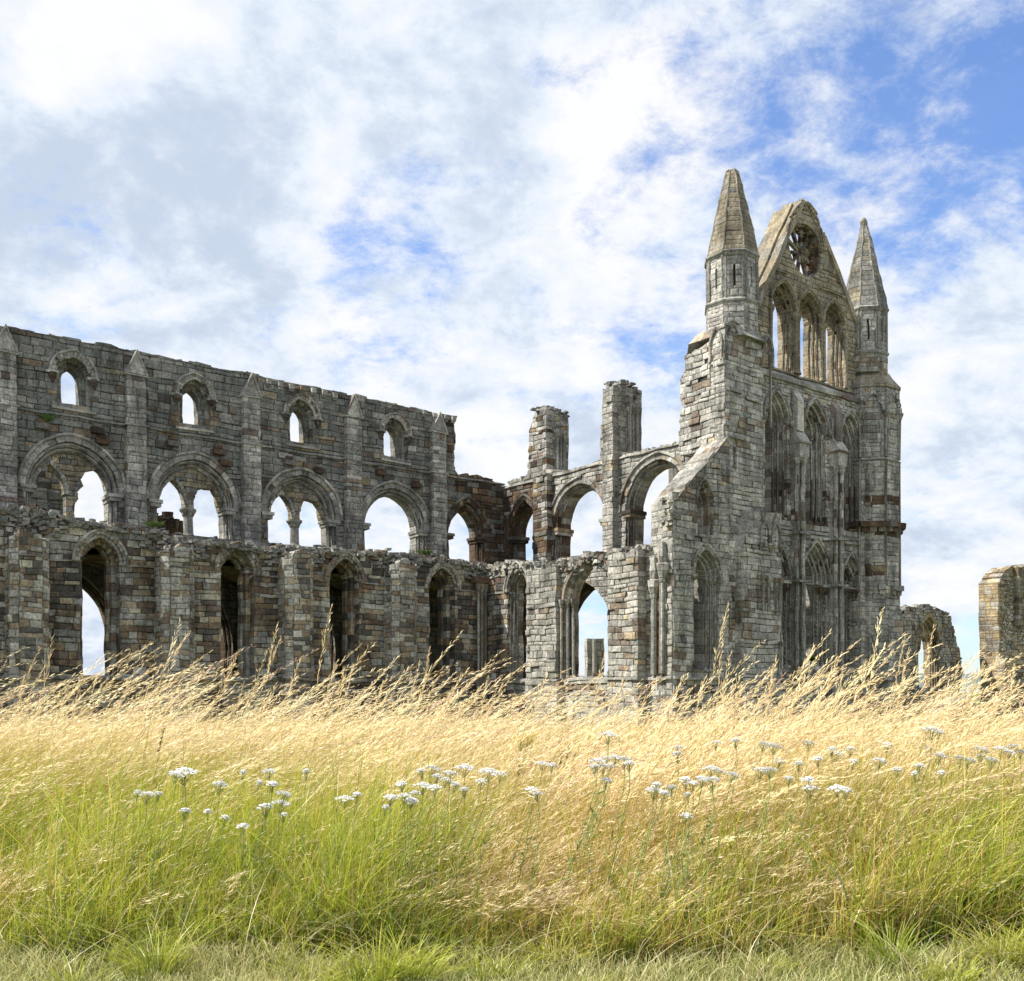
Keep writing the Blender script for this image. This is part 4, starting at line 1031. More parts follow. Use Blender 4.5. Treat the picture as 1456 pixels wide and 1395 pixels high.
# nave aisle wall fragment with traceried arch
nv = ruin('ruined_arch_wall', 'broken wall with a pointed arch and bits of window tracery beside the far right turret', 'ruined wall')
f4 = NF(5.0); q = f4.p
na = Arch(38.95, .4+E, 3.5+E, 1.75, 2.6)
tp = [(33, 6.6+E), q(1292, 862), q(1303, 864), q(1316, 862), q(1330, 864), q(1340, 868), q(1349, 872), q(1353, 890), q(1357, 905), q(1362, 920), q(1365, 935), q(1368, 950), q(1366, 965), q(1368, 985)]
mb = MB(); masonry(mb, f4, [(33, GB)]+rag(tp, .2, .4)+[(q(1368, 985)[0]+.1, GB)], [na.hole()], 1.3, pal([(PALE, 3), (GREY, 3), (TAN, 2), (BROWN, 1)], .9, 51), .3, .5, rough=.4, gone=.05, relief=.09)
rubble(mb, f4, tp[1:-1], 0, 1.3, P_rub, .5, 1.6, 1, .1)
mb.build('wall', M_STONE, nv)
mb = MB(); Pn = pal([(TAN, 3), (PALE, 2), (BROWN, 1)], .85, 53)
orders(mb, f4, na, [(.0, .0), (.2, .3), (.4, .6)], 1.2, Pn, r=.1); ring(mb, f4, na, .25, -.12, .1, Pn, jamb=False)
mb.build('arch_moulding', M_MOULD, nv)
mb = MB(); m1 = na.cx-.35
lathe(mb, m1, -4.2, [(.3+E, .2), (1.0+E, .16), (3.2+E, .15), (3.4+E, .26), (3.6+E, .22)], P_mg, 8)
for sgn, w_ in ((-1, .5), (1, .55)):
    a = Arch(m1+sgn*w_, 0, 3.5+E, w_*.9, 1.1); ring(mb, Fr((0, -4.5), (1, 0), (0, 1)), a, .16, 0, .35, Pn, jamb=False, n=12)
circ(mb, Fr((0, -4.5), (1, 0), (0, 1)), (m1+.1, 5.1+E), .38, .6, 0, .35, Pn, 16)
mb.build('tracery', M_MOULD, nv)
# west front fragment at the right edge
wf = ruin('ruined_west_wall', 'tall golden ruin fragment with exposed rubble core cut off by the right edge', 'ruined wall')
fw_ = NF(8.0); q = fw_.p
Pw = pal([(TAN, 4), (PALE, 3), (LOWB, 3), (GREY, 1)], .95, 57)
wa = Arch(q(1497, 0)[0], GB, 3.2+E, 3.1, 4.3)
tp = [q(1419, 828), q(1424, 822), q(1428, 815), q(1432, 810), q(1437, 805), q(1456, 804), q(1500, 800), q(1540, 830)]
xl = q(1419, 832)[0]; mb = MB()
masonry(mb, fw_, [(xl+.35, GB), (xl+.25, 2+E), (xl, 6+E)]+rag(tp, .15, .5)+[(q(1540, 0)[0], GB)], [wa.hole()], 1.6, Pw, .32, .6, rough=.2, gone=.03, relief=.06)
mb.build('wall', M_STONE, wf)
mb = MB(); A0 = q(1404, 825); 
for k in range(11): rubble(mb, fw_, [(q(1422, 0)[0], A0[1]-.7*k-.3), (q(1438, 0)[0], A0[1]-.7*k-.3)], -.12, .02, pal([(PALE, 3), (GOLD, 3)], 1.1, 71), .42, 3, 1.3, .6)
for k in range(3): rubble(mb, fw_, [(q(1424, 0)[0], 4.8-.6*k+E), (q(1480, 0)[0], 6.0-.6*k+E)], -.12, .02, pal([(PALE, 3), (GOLD, 3)], 1.1, 71), .42, 2.5, 1, .5)
mb.build('rubble_core', M_RUB, wf)
mb = MB(); 
masonry(mb, NF(8.45), [(q(1440, 0)[0], 5.5+E), (q(1451, 0)[0], 5.5+E), (q(1451, 0)[0], 10.3+E), (q(1440, 0)[0], 10.3+E)], [], .5, Pw, .4, .6, back=False)
masonry(mb, NF(8.6), [(q(1418, 0)[0], GB), (q(1432, 0)[0], GB), (q(1432, 0)[0], 2.7+E), (q(1418, 0)[0], 2.7+E)], [], .62, Pw, .4, .6, back=False)
mb.build('buttress', M_STONE, wf)
mb = MB(); orders(mb, fw_, wa, [(.0, -.05), (.3, .35), (.6, .7)], 1.55, Pw, r=.12); mb.build('arch_moulding', M_MOULD, wf)
# free standing pier seen through the broken window
def world(px, py, Y): return ((px-CX)/FPX*Y, Y, E+(HY-py)*Y/FPX)
def solo(name, label, cat, x, y, rz, build, mat=M_STONE):
    mb = MB(); build(mb); o = mb.build(name, mat); o.location = (x, y, 0); o.rotation_euler = (0, 0, rz); tag(o, label, cat); return o
x, y, zt = world(847, 908, 74)
fp = Fr((0, 0), (1, 0), (0, 1))
def bpier(mb):
    masonry(mb, fp, [(-.62, GB), (.62, GB), (.62, zt), (-.62, zt)], [], 1.1, P_trans, .55, .9)
    lathe(mb, -.08, -.06, [(GB, .16), (zt-.05, .16)], P_trans, 8)
solo('pier_stump', 'square free standing pier stump seen through the broken pointed window', 'pier', x, y, .1, bpier)
# low fallen stub under the right hand ruins
def stub(mb):
    masonry(mb, fp, [(-2.21, GB)]+rag([(-2.2, -.3), (-1.7, .0), (-.6, .3), (.2, .8), (.8, .6), (1.5, .1), (2.2, -.2)], .15, .4)+[(2.2, GB)], [], 1.6, P_rub, .32, .5, rough=.5, gone=.05, relief=.12)
    for k in range(4): rubble(mb, fp, [(-2.2, GB+.3*k), (2.2, GB+.3*k)], -.5, 0, P_rub, .5, 2, 1, .3)
x, y, _ = world(1372, 1000, 70); solo('fallen_masonry', 'low dark heap of fallen masonry between the two right hand ruins', 'rubble heap', x, y, A1, stub)
# far wall seen through the leftmost triforium arch
def farwall(mb):
    a = Arch(2.2, 7.0+E, 8.1+E, 1.7, 2.3)
    masonry(mb, fp, [(-5, GB)]+rag([(-5, 13.5+E), (0, 13.8+E), (3.4, 13.0+E), (4.4, 11.2+E), (4.0, 9.5+E), (4.6, 8.0+E)], .15, .5)+[(4.7, GB)], [a.hole(), Arch(2.2, GB, 2.5+E, 1.8, 3).hole()], 1.4, P_choir, .32, .6, rough=.2)
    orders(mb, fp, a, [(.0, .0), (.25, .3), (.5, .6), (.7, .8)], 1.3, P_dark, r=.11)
x, y, _ = world(-12, 700, 55); solo('far_choir_wall', 'dark far wall with moulded arch glimpsed through the leftmost wide arch', 'ruined wall', x, y, A1, farwall)
def farpier(mb):
    for k in range(7):
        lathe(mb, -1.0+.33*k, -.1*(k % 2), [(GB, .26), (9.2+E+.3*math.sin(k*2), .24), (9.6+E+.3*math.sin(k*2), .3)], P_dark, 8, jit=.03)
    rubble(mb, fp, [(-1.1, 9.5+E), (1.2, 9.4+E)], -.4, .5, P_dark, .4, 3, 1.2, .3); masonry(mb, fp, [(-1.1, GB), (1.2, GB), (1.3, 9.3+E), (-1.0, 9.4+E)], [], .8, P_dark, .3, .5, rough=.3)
x, y, _ = world(230, 720, 56); solo('broken_far_pier', 'dark ribbed pier stub behind the second wide arch from the left', 'pier', x, y, A1, farpier)

# ================================================================== GROUND
rng = np.random.default_rng(11)
def gz(x, y):
    x = np.asarray(x, float); y = np.asarray(y, float)
    t = np.clip((y-13)/25, 0, 1); z = GB*t*t*(3-2*t)
    z = z + .035*np.sin(x*1.7+y*.9)*np.exp(-((y-5)/7)**2) + .05*np.sin(x*.6-y*.4+1)*(1-t)
    return z
def gmat(name, cols, scale=3.0):
    m, nt, N = newmat(name); L = nt.links.new
    co = N('ShaderNodeTexCoord').outputs['Object']
    n1 = N('ShaderNodeTexNoise'); n1.inputs['Scale'].default_value = scale; n1.inputs['Detail'].default_value = 8; n1.inputs['Roughness'].default_value = .75; L(co, n1.inputs['Vector'])
    n2 = N('ShaderNodeTexNoise'); n2.inputs['Scale'].default_value = scale*18; n2.inputs['Detail'].default_value = 4; L(co, n2.inputs['Vector'])
    r = N('ShaderNodeValToRGB'); e = r.color_ramp.elements
    e[0].position = .3; e[0].color = (*cols[0], 1); e[1].position = .7; e[1].color = (*cols[-1], 1)
    if len(cols) > 2: k = e.new(.5); k.color = (*cols[1], 1)
    ad = N('ShaderNodeMath', operation='ADD'); ml = N('ShaderNodeMath', operation='MULTIPLY_ADD'); L(n2.outputs[0], ml.inputs[0]); ml.inputs[1].default_value = .4; ml.inputs[2].default_value = -.2
    L(n1.outputs[0], ad.inputs[0]); L(ml.outputs[0], ad.inputs[1]); L(ad.outputs[0], r.inputs[0])
    b = N('ShaderNodeBsdfPrincipled'); L(r.outputs[0], b.inputs['Base Color']); b.inputs['Roughness'].default_value = 1; b.inputs['Specular IOR Level'].default_value = .05
    bp = N('ShaderNodeBump'); bp.inputs['Strength'].default_value = .6; bp.inputs['Distance'].default_value = .03; L(n2.outputs[0], bp.inputs['Height']); L(bp.outputs[0], b.inputs['Normal'])
    o = N('ShaderNodeOutputMaterial'); L(b.outputs[0], o.inputs[0]); return m
ys = np.concatenate([np.arange(-20, 0, 2), np.arange(0, 16, .35), np.arange(16, 60, 1.5), np.arange(60, 260, 20), [400, 800, 1600, 3200, 6000]])
xs = np.concatenate([[-6000, -3000, -1500, -700, -300, -120], np.arange(-60, -16, 4), np.arange(-16, 16, .4), np.arange(16, 61, 4), [120, 300, 700, 1500, 3000, 6000]])
XX, YY = np.meshgrid(xs, ys); ZZ = gz(XX, YY)
far = np.clip((YY-90)/200, 0, 1); ZZ = ZZ + far*(.75+.3*np.sin(XX*.006+1))   # land rises a little beyond the ruin
nx, ny = len(xs), len(ys); V = np.stack([XX.ravel(), YY.ravel(), ZZ.ravel()], 1)
F = [(j*nx+i, j*nx+i+1, (j+1)*nx+i+1, (j+1)*nx+i) for j in range(ny-1) for i in range(nx-1)]
me = bpy.data.meshes.new('ground'); me.from_pydata(V.tolist(), [], F); me.polygons.foreach_set('use_smooth', [True]*len(F))
me.materials.append(gmat('meadow_soil', [(.06, .075, .025), (.13, .15, .05), (.22, .19, .09)])); g = bpy.data.objects.new('ground', me); COL.objects.link(g); tag(g, kind='structure')
# distant moor, the blue of haze mixed into its colour
hv, hf = [], []; n = 90
for i in range(n+1):
    x = -3200+6400*i/n; h = 26+16*math.sin(x*.0016+.7)+9*math.sin(x*.0051)+5*noise.noise(Vector((x*.004, 0, 3)))
    if x > 700: h += 18*min(1, (x-700)/500)
    hv += [(x, 2500, -6), (x, 2900, h*.8), (x, 3300, h*1.15), (x, 3800, -6)]
for i in range(n):
    for k in range(3): a = i*4+k; hf.append((a, a+4, a+5, a+1))
me = bpy.data.meshes.new('hills'); me.from_pydata(hv, [], hf); me.materials.append(gmat('moor', [(.09, .13, .14), (.13, .17, .17), (.17, .19, .16)], .004)); o = bpy.data.objects.new('hills', me); COL.objects.link(o); tag(o, kind='structure')
#GRASSHERE
# ================================================================== MEADOW
def leaf_mat(name, trans=.42):
    m, nt, N = newmat(name); L = nt.links.new
    a = N('ShaderNodeVertexColor', layer_name='Col').outputs[0]
    d = N('ShaderNodeBsdfDiffuse'); t_ = N('ShaderNodeBsdfTranslucent'); L(a, d.inputs[0]); L(a, t_.inputs[0])
    g_ = N('ShaderNodeBsdfGlossy'); g_.inputs['Roughness'].default_value = .45; g_.inputs[0].default_value = (.8, .85, .8, 1)
    x = N('ShaderNodeMixShader'); x.inputs[0].default_value = trans; L(d.outputs[0], x.inputs[1]); L(t_.outputs[0], x.inputs[2])
    y = N('ShaderNodeMixShader'); y.inputs[0].default_value = .05; L(x.outputs[0], y.inputs[1]); L(g_.outputs[0], y.inputs[2])
    o = N('ShaderNodeOutputMaterial'); L(y.outputs[0], o.inputs[0]); return m
M_LEAF = leaf_mat('grass_blade'); M_STRAW = leaf_mat('dry_grass', .42)
class GB_:
    def __init__(s): s.V = []; s.F = []; s.C = []; s.n = 0
    def add(s, V, F, C):      # V (n,k,3), F (m,4) per item, C (n,k,3)
        n, k, _ = V.shape; off = s.n + np.arange(n)[:, None, None]*k
        s.V.append(V.reshape(-1, 3)); s.F.append((np.asarray(F)[None] + off).reshape(-1, 4)); s.C.append(C.reshape(-1, 3)); s.n += n*k
    def build(s, name, mat):
        V = np.concatenate(s.V).astype(np.float32); F = np.concatenate(s.F).astype(np.int32); C = np.concatenate(s.C)
        me = bpy.data.meshes.new(name); me.vertices.add(len(V)); me.vertices.foreach_set('co', V.ravel())
        me.loops.add(F.size); me.loops.foreach_set('vertex_index', F.ravel()); me.polygons.add(len(F)); me.polygons.foreach_set('loop_start', np.arange(0, F.size, 4, dtype=np.int32))
        ca = me.color_attributes.new('Col', 'FLOAT_COLOR', 'POINT'); c4 = np.ones((len(V), 4), np.float32); c4[:, :3] = C; ca.data.foreach_set('color', c4.ravel())
        me.materials.append(mat); me.update(calc_edges=True); o = bpy.data.objects.new(name, me); COL.objects.link(o); return o
def blades(G, x, y, h, lean, ldir, w, c0, c1, seg=3, pw=1.8, phi=None, z0=None):
    """curved tapering ribbons rooted on the ground; returns a function giving points along them"""
    n = len(x); z = gz(x, y) if z0 is None else z0
    phi = rng.uniform(0, PI, n) if phi is None else phi
    wx, wy = np.cos(phi), np.sin(phi); dx, dy = np.cos(ldir), np.sin(ldir)
    def at(t):
        o = lean*h*t**pw
        return np.stack([x+dx*o, y+dy*o, z+h*(t-.28*np.minimum(lean, 1.2)*t**2.4)], -1)
    V = np.zeros((n, (seg+1)*2, 3)); C = np.zeros((n, (seg+1)*2, 3))
    for j in range(seg+1):
        t = j/seg; p = at(t); ww = w*(1-t*.93)**.6*.5
        V[:, 2*j] = p - np.stack([wx*ww, wy*ww, 0*ww], -1); V[:, 2*j+1] = p + np.stack([wx*ww, wy*ww, 0*ww], -1)
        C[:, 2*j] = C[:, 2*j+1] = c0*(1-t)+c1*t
    G.add(V, [(2*j, 2*j+1, 2*j+3, 2*j+2) for j in range(seg)], C)
    return at
def panicles(G, at, n, k, t0, ln, wd, col, h, wob=.012):
    """seed head: spikelets set round the top of each stem"""
    for i in range(k):
        t = t0+(1-t0)*(i+rng.uniform(0, 1, n))/k; p = at(t); q = at(np.minimum(t+.02, 1.03)); d = q-p; d /= np.linalg.norm(d, axis=1)[:, None]+1e-9
        fade = 1-.45*np.abs((i+.5)/k*2-1)**1.5
        o = rng.normal(0, 1, (n, 3))*(wob*fade); d2 = d*1.0+rng.normal(0, .2, (n, 3)); d2 /= np.linalg.norm(d2, axis=1)[:, None]
        L = ln*fade*rng.uniform(.6, 1.3, n)
        s = np.cross(d2, np.array((-.37, -.67, .5))[None]+rng.normal(0, .38, (n, 3))); s /= np.linalg.norm(s, axis=1)[:, None]+1e-9; s *= (wd*rng.uniform(.7, 1.2, n))[:, None]*.5
        a = p+o*.3; b = a+o*.8+d2*(L*.45)[:, None]; c = a+o+d2*L[:, None]
        V = np.stack([a, b+s, c, b-s], 1); cc = col*rng.uniform(.85, 1.12, (n, 1)); G.add(V, [(0, 1, 2, 3)], np.repeat(cc[:, None], 4, 1))
def sample(n, y0, y1, pw=1.3, edge=.58, ex=3.0):
    g = np.linspace(y0, y1, 400); wgt = (g*edge+ex)*g**(-pw); c = np.cumsum(wgt); c /= c[-1]
    y = np.interp(rng.uniform(0, 1, n), c, g); x = rng.uniform(-1, 1, n)*(y*edge+ex); return x, y
def fbm(x, y, s, seed=0.0):
    v = 0
    for k in range(4):
        a = seed+k*1.9; f = s*1.9**k
        v = v + np.sin(x*f*math.cos(a)+y*f*math.sin(a)+a*3+1.3*np.sin(y*f*.7+a))*np.sin(x*f*math.sin(a*1.3)-y*f*math.cos(a*1.3)+a*5)/1.6**k
    return v/2
def strawness(x, y):
    """how much of the sward has gone to straw at a place in the field"""
    g = lambda cx, cy, sx, sy, k: k*np.exp(-((x-cx)/sx)**2-((y-cy)/sy)**2)
    s = .38+np.clip((y-6.0)/2.4, 0, 1)*.55-.25*np.clip((-x/y-.1)/.2, 0, 1)*np.clip((8.5-y)/3, 0, 1)
    s = s+g(.15, 5.0, .55, .9, .65)+g(.6, 4.7, .5, .5, .25)-g(-1.7, 5.0, 1.2, .9, .50)-g(-.75, 4.7, .45, .5, .3)+g(1.5, 5.0, .5, 1.0, .2)+g(-2.3, 4.6, .25, .5, .4)+g(-1.3, 5.4, .3, .4, .35)-g(2.1, 4.6, .35, .5, .3)+g(.8, 5.6, 1.5, .6, .2)
    return np.clip(s+.42*fbm(x, y, 3.1)+.34*fbm(x, y, 8.0, 5), .14, 1)
def edge_y(x): return 4.12+.13*np.sin(x*1.9+.6)+.11*np.sin(x*5.1+2)+.07*np.sin(x*11.7)-.25*np.exp(-((x-.9)/.9)**2)
def tall(x):      # the straw stands lower in a broad dip right of the middle
    return lambda y: 1-.17*np.exp(-((x/y-.07)/.10)**2)
def mixc(a, b, t): return np.asarray(a)[None]*(1-t[:, None])+np.asarray(b)[None]*t[:, None]
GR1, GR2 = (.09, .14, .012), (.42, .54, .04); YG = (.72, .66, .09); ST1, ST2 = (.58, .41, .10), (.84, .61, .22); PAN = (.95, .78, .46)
G = GB_()
# short mown turf in front
x, y = sample(140000, 2.9, 4.9, 1.0); k = y < edge_y(x)+.12; x, y = x[k], y[k]; n = len(x)
t = np.clip(rng.normal(.5, .3, n)+.25*fbm(x, y, 3, 4), 0, 1); h = rng.uniform(.02, .065, n)*(1+.9*np.exp(-((edge_y(x)-y)/.12)**2))
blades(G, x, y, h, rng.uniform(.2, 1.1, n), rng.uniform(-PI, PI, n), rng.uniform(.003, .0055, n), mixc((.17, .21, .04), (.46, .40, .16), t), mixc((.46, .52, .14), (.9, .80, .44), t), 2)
tf = G.build('mown_turf', M_LEAF); tag(tf, 'short trodden turf along the front of the meadow', 'turf', kind='stuff')
G = GB_()
# leafy green understorey
for (n0, y0, y1, hs, wd, sg, pw) in ((200000, 4.1, 8.5, 1.0, 1.0, 3, 1.5), (45000, 8.5, 24, 1.15, 2.0, 2, 1.3)):
    x, y = sample(n0, y0, y1, pw); k = y > edge_y(x)+rng.uniform(-.12, .15, n0); x, y = x[k], y[k]; n = len(x)
    ramp = np.clip((y-edge_y(x)+.3)/1.15, .22, 1)**.8; s = strawness(x, y)
    cl = fbm(x, y, 3.2, 9); h = (rng.gamma(6, .07, n)+.03)*ramp*hs*(1+.42*fbm(x, y, 1.3, 9)+.4*cl); h = np.minimum(h, .82)
    t = np.clip(rng.normal(.42, .3, n)+.35*fbm(x, y, 2.6, 2), 0, 1); dry = (rng.uniform(0, 1, n) < s*.7)[:, None]; h = h*(1.08-.2*s)
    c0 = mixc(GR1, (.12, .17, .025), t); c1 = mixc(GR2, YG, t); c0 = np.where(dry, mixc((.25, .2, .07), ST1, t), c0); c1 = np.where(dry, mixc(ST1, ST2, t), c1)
    blue = (rng.uniform(0, 1, n) < .035)[:, None]; c1 = np.where(blue, np.array((.20, .32, .17))[None], c1)
    br = rng.uniform(.65, 1.3, (n, 1)); ld_ = rng.normal(.0, 1.5, n)
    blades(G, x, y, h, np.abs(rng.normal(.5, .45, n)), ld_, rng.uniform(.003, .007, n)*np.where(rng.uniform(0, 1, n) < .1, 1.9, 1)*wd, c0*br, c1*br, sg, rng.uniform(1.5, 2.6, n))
# separate tufts straggling onto the turf
tx = rng.uniform(-2.9, 2.9, 46); ty = edge_y(tx)-rng.uniform(-.05, .45, 46); m_ = rng.integers(40, 150, 46)
x = np.repeat(tx, m_)+rng.normal(0, .055, m_.sum()); y = np.repeat(ty, m_)+rng.normal(0, .045, m_.sum()); n = len(x); hh = np.repeat(rng.uniform(.07, .24, 46), m_)*rng.uniform(.5, 1.2, n)
t = np.repeat(rng.uniform(0, 1, 46), m_); dr = np.arctan2(y-np.repeat(ty, m_), x-np.repeat(tx, m_))
blades(G, x, y, hh, np.abs(rng.normal(.7, .35, n)), dr, rng.uniform(.0035, .007, n), mixc(GR1, (.14, .18, .03), t), mixc(GR2, YG, t), 4, 2.0)
# broad bluish blades in the foreground
n = 70; x = np.concatenate([rng.normal(.75, .14, 30), rng.normal(1.45, .35, 25), rng.normal(-.95, .5, 15)]); y = 4.35+rng.uniform(-.15, .5, n)
blades(G, x, y, rng.uniform(.2, .55, n), np.abs(rng.normal(.4, .35, n)), rng.uniform(-PI, PI, n), rng.uniform(.008, .014, n), np.tile((.10, .17, .07), (n, 1)), np.tile((.27, .40, .22), (n, 1)), 6, 2.2)
# bent dead stalks lying over the edge
n = 2600; x = rng.uniform(-4.5, 4.5, n); y = edge_y(x)+rng.uniform(-.25, 1.6, n)
blades(G, x, y, rng.uniform(.12, .5, n), rng.uniform(.4, 2.4, n), rng.uniform(-PI, PI, n), rng.uniform(.0025, .0045, n), np.tile((.5, .4, .2), (n, 1)), np.tile((.78, .67, .42), (n, 1)), 6, rng.uniform(.9, 2, n))
gr = G.build('meadow_grass', M_LEAF); tag(gr, 'green leafy meadow grass filling the lower half of the view', 'grass', kind='stuff')
G = GB_()
# seeding straw stems leaning in the wind
for (n0, y0, y1, k_, wl, pw, sg) in ((44000, 4.25, 7.5, 9, 1.0, 1.5, 5), (20000, 7.5, 12, 7, 1.5, 1.2, 4), (15000, 12, 30, 4, 2.4, 1.0, 3)):
    x, y = sample(n0, y0, y1, pw); s = strawness(x, y); k = (rng.uniform(0, 1, n0) < s) & (y > edge_y(x)+.15); x, y, s = x[k], y[k], s[k]; n = len(x)
    ramp = np.clip((y-edge_y(x)+.1)/1.2, .38, 1)*(1+.12*fbm(x, y, 4.0, 2))
    px = x/y
    dip = 1-.15*np.exp(-((px-.08)/.10)**2)-.05*np.exp(-((px-.45)/.1)**2)*(y < 7)
    h = np.clip(rng.normal(.84 if y1 < 8 else .79, .10, n), .5, 1.0)*ramp*dip
    clump = fbm(x, y, .9, 6); tallm = (rng.uniform(0, 1, n) < (.17 if y1 < 8 else .055 if y1 < 13 else .008)*(1+.9*np.clip(clump, -1, 1))) & (ramp > .8); h = np.where(tallm, np.minimum(h*rng.uniform(1.15, 1.75, n), 1.6), h)
    t = np.clip(rng.normal(.55, .25, n)+.2*fbm(x, y, 1.1, 3), 0, 1); br = rng.uniform(.8, 1.15, (n, 1)); grn = (rng.uniform(0, 1, n) < .25*(1-s))[:, None]
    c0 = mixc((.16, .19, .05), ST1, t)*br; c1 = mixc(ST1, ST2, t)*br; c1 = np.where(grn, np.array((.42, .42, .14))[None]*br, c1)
    ld_ = rng.normal(.05, .42, n); lean = np.clip(rng.normal(.72, .27, n), .1, 1.5)
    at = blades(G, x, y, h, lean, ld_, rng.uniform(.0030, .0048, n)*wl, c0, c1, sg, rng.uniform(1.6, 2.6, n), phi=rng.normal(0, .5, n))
    pc = mixc((.72, .54, .28), PAN, t)*br; pk = (rng.uniform(0, 1, n) < .06)[:, None]; pc = np.where(pk, np.array((.55, .36, .27))[None], pc)
    m_ = rng.uniform(0, 1, n) < .86; idx = np.nonzero(m_)[0]
    def at_i(tt, at=at, idx=idx, n=n):
        f_ = np.zeros(n); f_[idx] = tt; return at(f_)[idx]
    panicles(G, at_i, len(idx), k_, .72, .050*wl**.5, .0034*wl, pc[idx], h[idx], .006*wl**.5)
    idx2 = np.nonzero(tallm)[0]
    def at_j(tt, at=at, idx=idx2, n=n):
        f_ = np.zeros(n); f_[idx] = tt; return at(f_)[idx]
    panicles(G, at_j, len(idx2), 34, .72, .044*wl**.6, .0050*wl**.6, np.clip(pc[idx2]*1.12, 0, .98), h[idx2], .0055*wl**.5)
st = G.build('dry_seed_grass', M_STRAW); tag(st, 'tall straw coloured seeding grass leaning in the wind before the ruin', 'dry grass', kind='stuff')
# ---------------------------------------------------------------- yarrow
def pmat(name, c, tr=.2):
    m, nt, N = newmat(name); L = nt.links.new; d = N('ShaderNodeBsdfDiffuse'); d.inputs[0].default_value = (*c, 1)
    n = N('ShaderNodeTexNoise'); n.inputs['Scale'].default_value = 160; r = N('ShaderNodeValToRGB'); r.color_ramp.elements[0].color = (*[v*.78 for v in c], 1); r.color_ramp.elements[1].color = (*[min(1, v*1.08) for v in c], 1)
    L(n.outputs[0], r.inputs[0]); L(r.outputs[0], d.inputs[0]); t_ = N('ShaderNodeBsdfTranslucent'); L(r.outputs[0], t_.inputs[0]); x = N('ShaderNodeMixShader'); x.inputs[0].default_value = tr
    L(d.outputs[0], x.inputs[1]); L(t_.outputs[0], x.inputs[2]); o = N('ShaderNodeOutputMaterial'); L(x.outputs[0], o.inputs[0]); return m
M_PET = pmat('yarrow_petal', (.95, .95, .93), .3); M_STEM = pmat('yarrow_stem', (.34, .38, .14)); M_YEL = pmat('ragwort_petal', (.75, .5, .02)); M_DOCK = pmat('dock_seed', (.10, .045, .03))
def smesh(name, V, F, mat):
    me = bpy.data.meshes.new(name); me.from_pydata(V, [], F); me.materials.append(mat); return me
def stick(V, F, a, b, r0, r1):
    n = len(V); d = (Vector(b)-Vector(a)).normalized(); u = d.orthogonal().normalized(); v = d.cross(u)
    for p, r in ((a, r0), (b, r1)):
        for k in range(4): V.append(tuple(Vector(p)+u*r*math.cos(k*PI/2)+v*r*math.sin(k*PI/2)))
    for k in range(4): F.append((n+k, n+(k+1) % 4, n+4+(k+1) % 4, n+4+k))
def yarrow_mesh(seed, R):
    r_ = random.Random(seed); V, F = [], []; S = .62
    stick(V, F, (0, 0, 0), (.01, 0, -.12), .0018, .002)
    stick(V, F, (.01, 0, -.12), (-.07, .0, -S), .002, .003)
    for k in range(4):
        a = k*2.4; f_ = -S+.06+k*.09; x = .01-.08*(-.12-f_)/.5; stick(V, F, (x, 0, f_), (x+.05*math.cos(a), .05*math.sin(a), f_+.03), .006, .001)
    heads = []; nh = 13
    for k in range(nh):
        a = k*2.399; rr_ = R*math.sqrt((k+.4)/nh)*r_.uniform(.9, 1.1); p = (rr_*math.cos(a), rr_*math.sin(a)*.95, -.0+.014*(1-(rr_/R)**2)+r_.uniform(-.003, .003)); heads.append(p)
        stick(V, F, (.003*math.cos(a), .003*math.sin(a), -.03-.02*r_.random()), (p[0]*.9, p[1]*.9, p[2]-.006), .0009, .0008)
    stem = (V, F); V2, F2 = [], []
    for hx, hy, hz in heads:
        for k in range(9):
            a = r_.uniform(0, 6.28); q = .0105*math.sqrt(r_.random()); cx_, cy_, cz_ = hx+q*math.cos(a), hy+q*math.sin(a), hz+.004*(1-(q/.0105)**2)+r_.uniform(0, .0015); s = r_.uniform(.0034, .0048); n = len(V2)
            V2.append((cx_, cy_, cz_+.0012))
            for j in range(6): V2.append((cx_+s*math.cos(j*PI/3+a), cy_+s*math.sin(j*PI/3+a), cz_+r_.uniform(-.0012, .0006)))
            for j in range(6): F2.append((n, n+1+j, n+1+(j+1) % 6))
            F2.append(tuple(n+1+j for j in range(6)))
        n = len(V2)          # the cup under each small head
        for j in range(6): V2.append((hx+.010*math.cos(j*PI/3), hy+.010*math.sin(j*PI/3), hz))
        V2.append((hx, hy, hz-.007))
        for j in range(6): F2.append((n+j, n+(j+1) % 6, n+6))
    return stem, (V2, F2)
protos = []
for k in range(4):
    stm, hd = yarrow_mesh(k, (.036, .030, .042, .026)[k]); protos.append((smesh('stem', *stm, M_STEM), smesh('flower_head', *hd, M_PET)))
